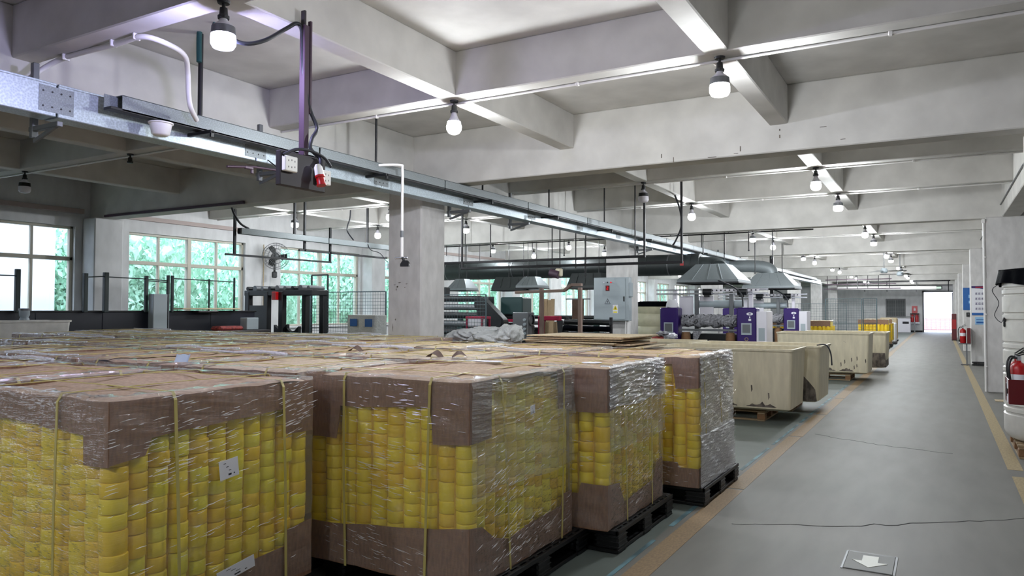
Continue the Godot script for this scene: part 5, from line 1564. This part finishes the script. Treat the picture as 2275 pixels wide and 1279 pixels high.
	for k in 26:
		var c := Vector3(rng.randf_range(-0.4, 0.4), 0, rng.randf_range(-0.25, 0.25))
		c.y = 0.78 + 0.36 * (1.0 - absf(c.x) / 0.45) * rng.randf_range(0.4, 1.0)
		var ph := rng.randf() * 9.0
		var rr := rng.randf_range(0.08, 0.16)
		var f := func(u: float, v: float) -> Vector3:
			var a := u * TAU
			var e := (v - 0.5) * PI
			var dd := Vector3(cos(a) * cos(e), sin(e) * 0.4, sin(a) * cos(e))
			return c + dd * rr * (1.0 + 0.3 * wobble(dd.x * 2.0 + ph, dd.z * 2.0, ph))
		part("rag", B.new().sheet(f, 16, 9, Vector3.UP, c), ["rag_grey", "rag_red", "rag_grey", "paper", "rag_dark"][k % 5], t)
	part("bin", B.new().box(Vector3(0, 0.4, 0), Vector3(0.95, 0.8, 0.7), 0.02), "cabinet_grey", t)
	# roller machine behind its wire panel, slanted cover, green box
	wire_panel("mesh_screen", "tall wire mesh panel standing before the roller machine, right of the first column", P(-9.27, 0, 14.0), 1.2, 1.9, 0.075)
	t = thing("roller_machine", "dark machine with a stack of long steel rollers behind the wire panel", "machine", P(-10.8, 0, 16.2))
	for sx in [-0.9, 0.75]:
		part("side_frame", B.new().box(Vector3(sx, 0.95, 0), Vector3(0.1, 1.9, 0.7), 0.01), "machine_black", t)
	for k in 5:
		part("roller", B.new().cyl(Vector3(-0.88, 1.0 + k * 0.21, 0.2 - 0.06 * (k % 2)), Vector3(0.73, 1.0 + k * 0.21, 0.2 - 0.06 * (k % 2)), 0.08, 18), "grey_steel" if k % 2 else "dark_steel", t)
	part("bed", B.new().box(Vector3(-0.05, 0.45, 0), Vector3(1.7, 0.9, 0.6), 0.02), "machine_black", t)
	part("shaft_box", B.new().box(Vector3(-0.5, 2.0, 0), Vector3(0.2, 0.3, 0.2), 0.02), "machine_black", t)
	part("crossbar", B.new().bar(Vector3(-0.9, 1.92, 0.1), Vector3(0.9, 1.86, 0.1), 0.05, 0.05), "grey_steel", t)
	var st := []
	for k in 20:
		var a := PI / 2 + PI * (k % 10) / 9.0 + (PI if k > 9 else 0.0)
		st.append(Vector2((-0.34 if k < 10 else 0.34) + cos(a) * 0.17, sin(a) * 0.17))
	t = thing("belt_guard", "slanted dark belt guard with rounded ends beside the rollers", "guard", P(-9.45, 1.47, 15.5))
	part("shell", B.new().prism(st, 0.22, Transform3D(Basis(Vector3.BACK, -0.72), Vector3())), "machine_black", t)
	part("rim", B.new().prism(st.map(func(v): return v * 0.86), 0.25, Transform3D(Basis(Vector3.BACK, -0.72), Vector3())), "machine_black", t)
	part("foot", B.new().box(Vector3(0.2, -1.1, -0.05), Vector3(0.2, 0.72, 0.16), 0.01).box(Vector3(0.2, -0.68, -0.05), Vector3(0.1, 0.3, 0.1)), "machine_black", t)
	t = thing("gear_box", "dark green gear housing behind the belt guard", "machine", P(-9.55, 0, 16.9))
	part("housing", B.new().box(Vector3(0, 1.66, 0), Vector3(0.66, 0.46, 0.5), 0.03), "machine_green", t)
	part("pedestal", B.new().box(Vector3(0, 0.72, 0), Vector3(0.5, 1.42, 0.4), 0.02), "machine_black", t)
	part("red_beam", B.new().box(Vector3(0.15, 1.28, 0.3), Vector3(0.9, 0.09, 0.1), 0.01), "magenta_red", t)
	for k in 4:
		part("steel_bar", B.new().cyl(Vector3(-0.2, 1.02 + k * 0.075, 0.4), Vector3(0.75, 1.0 + k * 0.075, 0.4), 0.022, 10), "chrome", t)
	t = thing("machine_bed", "long low dark machine bed with rollers behind the magenta stand and frame", "machine", P(-10.2, 0, 18.0))
	part("bed", B.new().box(Vector3(0, 0.5, 0), Vector3(5.6, 1.0, 0.7), 0.03), "machine_black", t)
	for k in 6:
		part("side_plate", B.new().box(Vector3(-2.6 + k * 1.04, 0.85, 0.38), Vector3(0.16, 0.9 + 0.2 * (k % 2), 0.06), 0.01), "machine_green" if k % 2 else "dark_steel", t)
	for k in 3:
		part("roller", B.new().cyl(Vector3(-2.6, 1.05 + k * 0.16, 0.3 - k * 0.1), Vector3(2.6, 1.05 + k * 0.16, 0.3 - k * 0.1), 0.05, 12), "grey_steel" if k % 2 else "machine_black", t)
	t = thing("red_bench", "small magenta-red bench with a white bin on it, left of the belt guard", "bench", P(-9.25, 0, 14.6))
	part("top", B.new().box(Vector3(0, 1.38, 0), Vector3(0.46, 0.06, 0.4), 0.01), "magenta_red", t)
	part("bin", B.new().box(Vector3(0.02, 1.27, 0.1), Vector3(0.36, 0.18, 0.2), 0.01), "machine_white", t)
	for q in [[-0.2, 0.17], [0.2, 0.17], [-0.2, -0.17], [0.2, -0.17]]:
		part("leg", B.new().box(Vector3(q[0], 0.68, q[1]), Vector3(0.04, 1.36, 0.04), 0.004), "magenta_red", t)
	t = thing("control_cabinet", "small grey-green control cabinet beside the magenta stand", "cabinet", P(-7.95, 0, 14.4))
	part("case", B.new().box(Vector3(0, 1.2, 0), Vector3(0.38, 0.62, 0.3), 0.012), "grey_steel", t)
	part("stand", B.new().box(Vector3(0, 0.45, 0), Vector3(0.24, 0.9, 0.24), 0.01), "machine_black", t)
	for k in 4:
		part("knob", B.new().cyl(Vector3(0.12, 1.05 + k * 0.1, 0.15), Vector3(0.12, 1.05 + k * 0.1, 0.19), 0.03, 12), "cabinet_grey", t)
	part("hand_wheel", B.new().lathe([Vector2(0.1, 0), Vector2(0.13, 0), Vector2(0.13, 0.03), Vector2(0.1, 0.03)], Transform3D(Basis(Vector3.BACK, PI / 2), Vector3(0.22, 1.35, 0)), 18), "grey_steel", t)
	t = thing("red_stand", "magenta-red steel stand with pale side boards by the control cabinet", "stand", P(-7.55, 0, 14.9))
	part("post", B.new().box(Vector3(-0.2, 0.72, 0), Vector3(0.14, 1.42, 0.14), 0.01).box(Vector3(0.0, 1.38, 0), Vector3(0.52, 0.1, 0.14), 0.01), "magenta_red", t)
	part("side_board", B.new().box(Vector3(-0.06, 0.7, 0.08), Vector3(0.09, 1.2, 0.03), 0.004, Basis(Vector3.BACK, -0.04)).box(Vector3(0.2, 0.7, 0.08), Vector3(0.09, 1.2, 0.03), 0.004, Basis(Vector3.BACK, 0.06)), "pale_wood", t)
	t = thing("plank_bundle", "bundle of pale upright planks leaning behind the control cabinet", "planks", P(-8.4, 0, 16.4))
	for k in 4:
		part("plank", B.new().box(Vector3(-0.17 + k * 0.11, 0.92, rng.randf_range(-0.03, 0.03)), Vector3(0.1, 1.78 + 0.05 * (k % 2), 0.025), 0.003, Basis(Vector3.RIGHT, -0.05)), "pale_wood", t)
	t = thing("steel_frame", "tall brown steel frame with a slanted top beam, left of the electric cabinet", "frame", P(-7.05, 0, 14.5))
	for x in [-0.5, 0.42]:
		part("post", B.new().box(Vector3(x, 1.02, 0), Vector3(0.08, 2.04, 0.08), 0.006), "rust_frame", t)
	part("beam", B.new().bar(Vector3(-1.15, 1.95, 0), Vector3(0.05, 1.98, 0), 0.1, 0.06, 0.006).bar(Vector3(0.05, 1.98, 0), Vector3(0.22, 2.1, 0), 0.1, 0.06, 0.006).bar(Vector3(0.22, 2.1, 0), Vector3(0.46, 2.1, 0), 0.1, 0.06, 0.006), "rust_frame", t)
	part("shelf", B.new().box(Vector3(-0.04, 1.02, 0), Vector3(0.95, 0.04, 0.5), 0.004), "grey_steel", t)
	part("dark_box", B.new().box(Vector3(0.12, 0.92, 0.1), Vector3(0.36, 0.16, 0.3), 0.01), "purple_iron", t)
	t = thing("brown_board", "worn brown upright board hanging behind the steel frame", "board", P(-7.05, 1.36, 15.3))
	part("board", B.new().box(Vector3(0, 0.22, 0), Vector3(0.28, 0.44, 0.03), 0.004), "card_dark", t)
	part("edge", B.new().box(Vector3(0, 0.45, 0), Vector3(0.6, 0.025, 0.03), 0.003), "grey_steel", t)
	part("stand", B.new().box(Vector3(0.05, -0.68, -0.02), Vector3(0.06, 1.36, 0.05), 0.004), "dark_steel", t)
	t = thing("roller_rack", "rack of long dark shiny rollers beside the electric cabinet column", "rack", P(-6.9, 0, 15.6))
	for k in 5:
		part("roller", B.new().cyl(Vector3(-0.62, 0.72 + k * 0.145, 0.05 * (k % 2)), Vector3(0.5, 0.70 + k * 0.145, 0.05 * (k % 2)), 0.06, 16), "black_sheet" if k % 2 else "machine_black", t)
	for x in [-0.6, 0.48]:
		part("upright", B.new().box(Vector3(x, 0.7, -0.1), Vector3(0.06, 1.4, 0.06), 0.005), "dark_steel", t)
	t = thing("hoist_motor", "small dirty hoist motor hanging from two rods below the duct", "motor", P(-7.65, 2.4, 15.4))
	part("body", B.new().cyl(Vector3(-0.12, 0.02, 0.05), Vector3(0.1, -0.04, 0.05), 0.09, 14), "purple_iron", t)
	part("gear_case", B.new().box(Vector3(0.08, 0.02, 0), Vector3(0.14, 0.18, 0.14), 0.02), "tub", t)
	part("bracket", B.new().box(Vector3(0, 0.12, 0), Vector3(0.26, 0.05, 0.1), 0.005), "dark_steel", t)
	for k in 2:
		part("rod", B.new().cyl(Vector3(-0.1 + k * 0.2, 0.12, 0), Vector3(-0.1 + k * 0.2, YS - 2.4, 0), 0.014, 8), "dark_steel", t)
	t = thing("slotted_strut", "dark slotted steel strut hanging from the ceiling past the second hood", "strut", P(-5.1, 2.0, 27.2))
	part("strut", B.new().box(Vector3(0, 1.06, 0), Vector3(0.12, 2.13, 0.08), 0.005), "dark_steel", t)
	for k in 5:
		part("slot", B.new().box(Vector3(0, 0.4 + k * 0.25, 0.042), Vector3(0.03, 0.1, 0.004)), "cabinet_grey", t)


# ---- window bay at the left
func left_side():
	var t := thing("dark_partition", "long dark navy partition below the windows behind the loads", "partition", P(-13.1, 0, 8.6))
	for k in 5:
		part("panel", B.new().box(Vector3(0, 0.76, 2.3 - k * 1.15), Vector3(0.05, 1.51, 1.14), 0.006), "navy", t)
	part("cap", B.new().box(Vector3(0, 1.52, 0), Vector3(0.09, 0.03, 5.8), 0.004), "dark_steel", t)
	t = thing("post_frame", "dark green steel frame of posts and thin rails above the navy partition", "frame", P(-13.0, 1.5, 0))
	for q in [[6.55, 2.21, 0.07], [7.66, 2.19, 0.07], [8.03, 2.22, 0.08], [8.82, 2.19, 0.06], [9.28, 2.22, 0.05], [9.37, 2.22, 0.05], [10.22, 2.18, 0.03], [10.85, 2.23, 0.035]]:
		part("post", B.new().box(P(0, (q[1] - 1.5) / 2, q[0]), Vector3(q[2], q[1] - 1.5, q[2]), 0.006), "cage_green", t)
	for q in [[5.6, 6.55, 0.60, 0.60], [7.66, 8.03, 0.62, 0.65], [8.03, 8.82, 0.64, 0.63], [8.82, 9.28, 0.63, 0.61], [8.82, 9.28, 0.60, 0.58], [9.37, 10.85, 0.66, 0.64]]:
		part("rail", B.new().bar(P(0, q[2], q[0]), P(0, q[3], q[1]), 0.02, 0.02), "cage_green", t)
	t = thing("grey_panel_box", "upright pale grey box leaning against the navy partition", "box", P(-12.9, 0, 9.0))
	part("case", B.new().box(Vector3(0, 1.42, 0), Vector3(0.16, 0.86, 0.3), 0.01), "cabinet_grey", t)
	part("stand", B.new().box(Vector3(0, 0.5, 0), Vector3(0.14, 1.0, 0.2), 0.01), "dark_box", t)
	part("edge", B.new().box(Vector3(0, 1.42, -0.17), Vector3(0.17, 0.86, 0.02)), "grey_steel", t)
	t = thing("cardboard_roll", "long flat pale cardboard lying along the top of the navy partition", "cardboard", P(-13.0, 1.55, 10.2))
	part("sheet", B.new().box(Vector3(0, 0.02, 0), Vector3(0.3, 0.03, 1.4), 0.01), "card_pale", t)
	part("bag", B.new().box(Vector3(0.06, -0.04, 0.1), Vector3(0.2, 0.05, 0.5), 0.02), "dark_box", t)
	# wall fan
	t = thing("wall_fan", "round dirty wall fan in a wire guard between the windows", "fan", P(-14.55, 2.9, 13.4), "", 1.0)
	for r in [0.1, 0.19, 0.28, 0.33]:
		for z in [0.12, 0.0]:
			var p := []
			for k in 29:
				p.append(Vector3(cos(TAU * k / 28) * r, sin(TAU * k / 28) * r, z + (0.06 * (1.0 - r / 0.33) if z > 0 else 0.0)))
			part("guard_ring", B.new().tube(p, 0.005, 5), "grey_steel", t)
	var gb := B.new()
	for k in 28:
		var a := TAU * k / 28
		gb.cyl(Vector3(0, 0, 0.19), Vector3(cos(a) * 0.33, sin(a) * 0.33, 0.12), 0.003, 4).cyl(Vector3(cos(a) * 0.33, sin(a) * 0.33, 0.12), Vector3(cos(a) * 0.33, sin(a) * 0.33, 0.0), 0.003, 4)
	part("guard_wires", gb, "grey_steel", t)
	for k in 3:
		part("blade", B.new().prism([Vector2(0.03, -0.03), Vector2(0.16, -0.10), Vector2(0.28, -0.05), Vector2(0.27, 0.07), Vector2(0.12, 0.05)], 0.006, Transform3D(Basis(Vector3.BACK, TAU * k / 3) * Basis(Vector3.RIGHT, 0.35), Vector3(0, 0, 0.06))), "machine_black", t)
	part("motor", B.new().cyl(Vector3(0, 0, -0.16), Vector3(0, 0, 0.05), 0.09, 16), "machine_black", t)
	part("hub", B.new().cyl(Vector3(0, 0, 0.05), Vector3(0, 0, 0.1), 0.05, 14), "dark_steel", t)
	part("neck", B.new().bar(Vector3(0, -0.02, -0.1), Vector3(0, -0.42, -0.12), 0.05, 0.05, 0.01).box(Vector3(0, -0.46, -0.12), Vector3(0.12, 0.16, 0.12), 0.02), "machine_black", t)
	t = thing("fan_cord", "thin reddish cord running down the wall below the fan", "cord", P(-14.86, 0, 13.3))
	part("cord", B.new().cyl(Vector3(0, 1.0, 0), Vector3(0, 3.2, 0), 0.012, 6), "card_pale", t)
	part("pull_cord", B.new().cyl(Vector3(0.1, 1.6, -0.12), Vector3(0.1, 2.4, -0.12), 0.004, 5), "cabinet_grey", t)
	# gantry machine with rollers on top
	t = thing("gantry_machine", "dark gantry machine with rollers along its top before the third window", "machine", P(-12.7, 0, 12.0))
	for q in [[-0.95, 0.2], [-0.35, 0.2], [0.12, 0.2], [0.42, -0.2], [0.95, -0.2]]:
		part("upright", B.new().box(Vector3(q[0], 0.98, q[1]), Vector3(0.13, 1.96, 0.13), 0.01), "machine_black", t)
	part("top_beam", B.new().box(Vector3(0, 1.93, 0), Vector3(2.1, 0.12, 0.5), 0.01), "machine_black", t)
	for k in 9:
		part("roller", B.new().cyl(Vector3(-0.95 + k * 0.235, 2.03, -0.22), Vector3(-0.95 + k * 0.235, 2.03, 0.24), 0.045 + 0.02 * ((k + 1) % 3 / 2), 12), "grey_steel" if k % 3 else "machine_black", t)
	part("red_box", B.new().box(Vector3(0.0, 1.86, 0.3), Vector3(0.13, 0.18, 0.1), 0.01), "red", t)
	part("dark_door", B.new().box(Vector3(-0.62, 1.1, 0.24), Vector3(0.5, 1.1, 0.04), 0.006), "machine_black", t)
	for q in [[-0.05, 1.12], [0.3, 1.08]]:
		part("cast_hook", B.new().prism([Vector2(-0.2, 0.1), Vector2(-0.05, 0.0), Vector2(0.08, 0.02), Vector2(0.2, 0.12), Vector2(0.2, -0.05), Vector2(0.05, -0.16), Vector2(-0.2, -0.12)], 0.08, Transform3D(Basis(), Vector3(q[0] + 0.15, q[1], 0.2))), "machine_black", t)
	part("base", B.new().box(Vector3(0, 0.3, 0), Vector3(2.0, 0.6, 0.6), 0.02), "machine_black", t)
	t = thing("wire_frame_stand", "thin dark rectangular wire frame standing behind the gantry", "frame", P(-12.6, 0, 12.7))
	part("frame", B.new().bar(Vector3(0, 0, 0), Vector3(0, 2.35, 0), 0.03, 0.03).bar(Vector3(0.5, 0, 0), Vector3(0.5, 2.35, 0), 0.03, 0.03).bar(Vector3(0, 2.35, 0), Vector3(0.5, 2.35, 0), 0.03, 0.03), "machine_black", t)
	wire_panel("wire_fence", "wide wire mesh fence between the gantry machine and the first column", P(-11.35, 0, 12.5), 2.2, 1.95, 0.07)
	for k in 2:
		t = thing("white_bag", ["left one of two upright white bags with blue labels beside the first column", "right one of two upright white bags, touching the first column in view"][k], "bag", P(-9.62 + k * 0.5, 0, 11.0 - k * 0.25), "white bags by the first column")
		part("sack", B.new().sheet(func(u: float, v: float) -> Vector3:
			var a := u * TAU
			var sq := 0.24 / maxf(absf(cos(a)), absf(sin(a))) * 0.9
			return Vector3(cos(a) * minf(sq, 0.27), v * 1.46, sin(a) * minf(sq, 0.27)) * Vector3(1.0 - 0.08 * v + 0.02 * sin(v * 20.0), 1, 1.0 - 0.08 * v), 40, 16, Vector3.UP, Vector3(0, 0.73, 0)), "sack", t)
		part("mouth", B.new().box(Vector3(0, 1.45, 0), Vector3(0.36, 0.03, 0.36), 0.012), "sack", t)
		part("blue_label", B.new().box(Vector3(0.02 + 0.08 * k, 1.32, 0.235), Vector3(0.17, 0.14, 0.01), 0.002), "blue", t)
	t = thing("low_boxes", "small pale carton and folded red cloth on the low shelf by the gantry", "boxes", P(-12.35, 1.14, 10.6))
	part("carton", B.new().box(Vector3(0, 0.13, -0.1), Vector3(0.2, 0.24, 0.3), 0.006), "cabinet_grey", t)
	part("cloth", B.new().box(Vector3(0.0, 0.04, 0.45), Vector3(0.3, 0.1, 0.6), 0.04), "rag_red", t)
	part("shelf", B.new().box(Vector3(0, -0.57, 0.1), Vector3(0.4, 1.14, 1.2), 0.01), "dark_box", t)
	# machine behind the fence
	t = thing("small_press", "small dark press with a chrome top behind the wire fence beside the column", "machine", P(-11.2, 0, 14.6))
	part("body", B.new().box(Vector3(0, 0.9, 0), Vector3(0.4, 1.0, 0.5), 0.03), "machine_black", t)
	part("head", B.new().lathe([Vector2(0, 1.4), Vector2(0.12, 1.4), Vector2(0.14, 1.6), Vector2(0.08, 1.72), Vector2(0.08, 1.88), Vector2(0, 1.9)], Transform3D(), 16), "machine_green", t)
	part("foot", B.new().box(Vector3(0, 0.2, 0), Vector3(0.6, 0.4, 0.6), 0.02), "machine_black", t)


# ---- the far end of the hall
func far_end():
	# grid window in the far wall
	var w := setting("window_%d" % (WINDOW_AT.size() + 1))
	part("frame", B.new().box(P(-2.85, 1.75, 61.96), Vector3(1.3, 1.36, 0.06), 0.006), "grey_frame", w)
	for k in 2:
		part("pane", B.new().box(P(-3.17 + k * 0.62, 1.75, 61.925), Vector3(0.56, 1.2, 0.01)), "duct", w)
	for k in 9:
		part("bar", B.new().box(P(-3.45 + k * 0.15, 1.75, 61.9), Vector3(0.022, 1.3, 0.022)), "grey_frame", w)
	for k in 5:
		part("bar", B.new().box(P(-2.85, 1.2 + k * 0.28, 61.9), Vector3(1.24, 0.022, 0.022)), "grey_frame", w)
	var t := thing("exit_sign", "small lit exit sign above the far doorway", "sign", P(-0.17, 3.22, 61.97))
	part("case", B.new().box(Vector3(), Vector3(0.62, 0.24, 0.06), 0.01), "grey_frame", t)
	part("lit_face", B.new().box(Vector3(0, 0, 0.034), Vector3(0.5, 0.14, 0.01), 0.002), "exit_lit", t)
	t = thing("extinguisher_notice", "red and white notice above the hanging extinguishers left of the far door", "sign", P(-1.62, 1.62, 61.96))
	part("sheet", B.new().box(Vector3(), Vector3(0.36, 0.56, 0.01)), "red", t)
	part("white_mark", B.new().box(Vector3(0, 0.02, 0.008), Vector3(0.12, 0.16, 0.004)).box(Vector3(0, 0.1, 0.008), Vector3(0.05, 0.1, 0.004)), "paper", t)
	t = thing("extinguisher_rack", "dark red rack with two extinguishers hung on the far wall left of the door", "rack", P(-1.62, 0.62, 61.85))
	part("tray", B.new().box(Vector3(0, 0.05, 0), Vector3(0.62, 0.14, 0.24), 0.02), "paper", t)
	part("back", B.new().box(Vector3(0, 0.4, -0.1), Vector3(0.58, 0.64, 0.03), 0.02), "dark_red", t)
	part("top", B.new().box(Vector3(0, 0.72, 0), Vector3(0.6, 0.06, 0.22), 0.02), "black_plastic", t)
	for k in 2:
		part("cylinder", B.new().lathe([Vector2(0, 0.12), Vector2(0.11, 0.12), Vector2(0.11, 0.5), Vector2(0.05, 0.6), Vector2(0.04, 0.66), Vector2(0, 0.66)], Transform3D(Basis(), Vector3(-0.14 + k * 0.28, 0, 0.02)), 14), "red", t)
	t = thing("white_machine", "white appliance with a dark display against the far wall", "appliance", P(-2.25, 0, 60.6))
	part("case", B.new().box(Vector3(0, 0.5, 0), Vector3(0.8, 1.0, 0.6), 0.02), "machine_white", t)
	part("display", B.new().box(Vector3(0.1, 0.7, 0.305), Vector3(0.4, 0.16, 0.01)), "ink", t)
	part("top", B.new().box(Vector3(-0.1, 1.12, 0), Vector3(1.6, 0.05, 0.6), 0.01), "grey_frame", t)
	part("leg", B.new().box(Vector3(-0.85, 0.55, 0), Vector3(0.05, 1.1, 0.5)).box(Vector3(0.65, 0.55, 0), Vector3(0.05, 1.1, 0.5)), "grey_frame", t)
	t = thing("ceiling_pipes", "dark pipe and pale tube hung level in front of the far wall", "pipes", P(0, 3.1, 58.2))
	part("dark_pipe", B.new().bar(Vector3(-6.6, 0.42, 0), Vector3(0.62, 0.5, 0), 0.09, 0.09), "dark_steel", t)
	part("pale_tube", B.new().cyl(Vector3(-6.4, 0.05, 0.3), Vector3(-0.2, 0.0, 0.3), 0.13, 14), "white_pvc", t)
	for x in [-4.6, -3.2, -1.4, 0.5]:
		part("hanger", B.new().bar(Vector3(x, -0.25, 0.1), Vector3(x, YS - 3.1, 0.1), 0.06, 0.06), "dark_steel", t)
	t = thing("ceiling_pipes", "tangle of thin purple-brown pipe frames hung under the far ceiling at the left", "pipes", P(-4.1, 2.9, 47))
	for k in 5:
		part("rail", B.new().bar(Vector3(-1.8 + 0.1 * k, 0.25 * k - 0.1, 0.4 * k), Vector3(2.2 - 0.2 * k, 0.25 * k - 0.08, 0.4 * k), 0.05, 0.05), "purple_iron", t)
	for k in 7:
		part("dropper", B.new().bar(Vector3(-1.6 + k * 0.55, -0.1, 0.2 * k), Vector3(-1.6 + k * 0.55, YS - 2.9, 0.2 * k), 0.035, 0.035), "dark_steel", t)
	# ceiling fans
	for q in [[-1.75, 30.2, 0.2, "nearer of two dusty ceiling fans above the far aisle"], [-1.35, 33.0, 1.0, "farther of two dusty ceiling fans above the far aisle"]]:
		t = thing("ceiling_fan", q[3], "fan", P(q[0], 3.0, q[1]), "ceiling fans", q[2])
		part("down_rod", B.new().cyl(Vector3(0, 0.1, 0), Vector3(0, YS - 3.0, 0), 0.016, 8), "grey_steel", t)
		part("motor", B.new().lathe([Vector2(0, -0.08), Vector2(0.09, -0.08), Vector2(0.13, -0.03), Vector2(0.13, 0.03), Vector2(0.08, 0.1), Vector2(0, 0.1)], Transform3D(), 18), "cabinet_grey", t)
		for k in 3:
			part("blade", B.new().prism([Vector2(0.1, -0.03), Vector2(0.25, -0.07), Vector2(0.72, -0.06), Vector2(0.74, 0.05), Vector2(0.25, 0.06), Vector2(0.1, 0.03)], 0.008, Transform3D(Basis(Vector3.UP, TAU * k / 3) * Basis(Vector3.RIGHT, PI / 2 - 0.2), Vector3())), "grey_steel", t)
	# wire cages and yellow loads
	wire_panel("wire_cage", "tall grey wire cage front standing at the far left of the aisle", P(-3.3, 0, 32.0), 1.3, 2.02, 0.09)
	wire_panel("wire_cage", "side of the grey wire cage, turned towards the aisle", P(-2.38, 0, 32.3), 0.7, 2.04, 0.09, 0.9)
	wire_panel("wire_cage", "low wire mesh fence across the bay behind the second purple machine", P(-5.6, 0, 40), 3.2, 1.9, 0.12)
	for q in [[-4.95, 28.4, 1.0, "small yellow load under cardboard beyond the second purple machine, left one"], [-3.82, 28.6, 1.0, "small yellow load under cardboard beyond the second purple machine, right one"], [-2.3, 33.8, 1.1, "yellow film-wrapped load at the aisle beside the wire cage"], [-2.3, 36.2, 1.1, "last yellow film-wrapped load at the aisle, behind the one by the cage"]]:
		var s := Vector3(1.1, 1.05, 1.05)
		t = thing("wrapped_load", q[3], "pallet load", P(q[0] - 0.05, YB, q[1]), "yellow loads at the far end")
		part("inner_spools", B.new().box(Vector3(0, s.y / 2, 0), Vector3(s.x - 0.06, s.y - 0.04, s.z - 0.06), 0.02), "yarn", t).set_meta("kind", "stuff")
		var h := B.new()
		for f in [0, 1]:
			var xf := face(f, s, -0.03)
			for c in 8:
				for r in 6:
					h.lathe([Vector2(0, 0), Vector2(0.06, 0), Vector2(0.064, 0.06), Vector2(0.06, 0.115), Vector2(0, 0.115)], xf * Transform3D(Basis(), Vector3(0.07 + c * 0.137, 0.15 + r * 0.12, 0)), 8)
		part("outer_spools", h, "yarn_gold", t).set_meta("kind", "stuff")
		lid(t, s, 2, 3.3, "card_pale")
		flap(t, 0, s, v2([0, 1.05, 1.1, 1.05, 1.1, 0.84, 0, 0.86]))
		flap(t, 0, s, v2([0, 0, 1.1, 0, 1.1, 0.18, 0, 0.16]))
		film(t, s, 0.02, "film_veil", 2.0, [1], 0.05, 20, 0.0)
		var pl := plastic_pallet("black pallet under the " + {0: "left small yellow load far off", 1: "right small yellow load far off", 2: "yellow load beside the wire cage", 3: "last yellow load at the aisle"}[[-4.95, -3.82, -2.3].find(q[0]) + (1 if q[1] > 36 else 0)], q[0] + 0.5, q[1] - 0.55)
	for q in [[-2.2, 39.5, 0.9, "paper", "grey wrapped bundle at the aisle beyond the last yellow load"], [-2.3, 43, 1.1, "card_pale", "brown carton stack at the aisle near the far wall"]]:
		t = thing("bundle", q[4], "bundle", P(q[0], 0, q[1]))
		part("pack", B.new().box(Vector3(0, q[2] / 2 + 0.1, 0), Vector3(0.8, q[2], 0.8), 0.05), q[3], t)
		part("skid", B.new().box(Vector3(0, 0.05, 0), Vector3(0.85, 0.1, 0.85), 0.01), "dark_box", t)
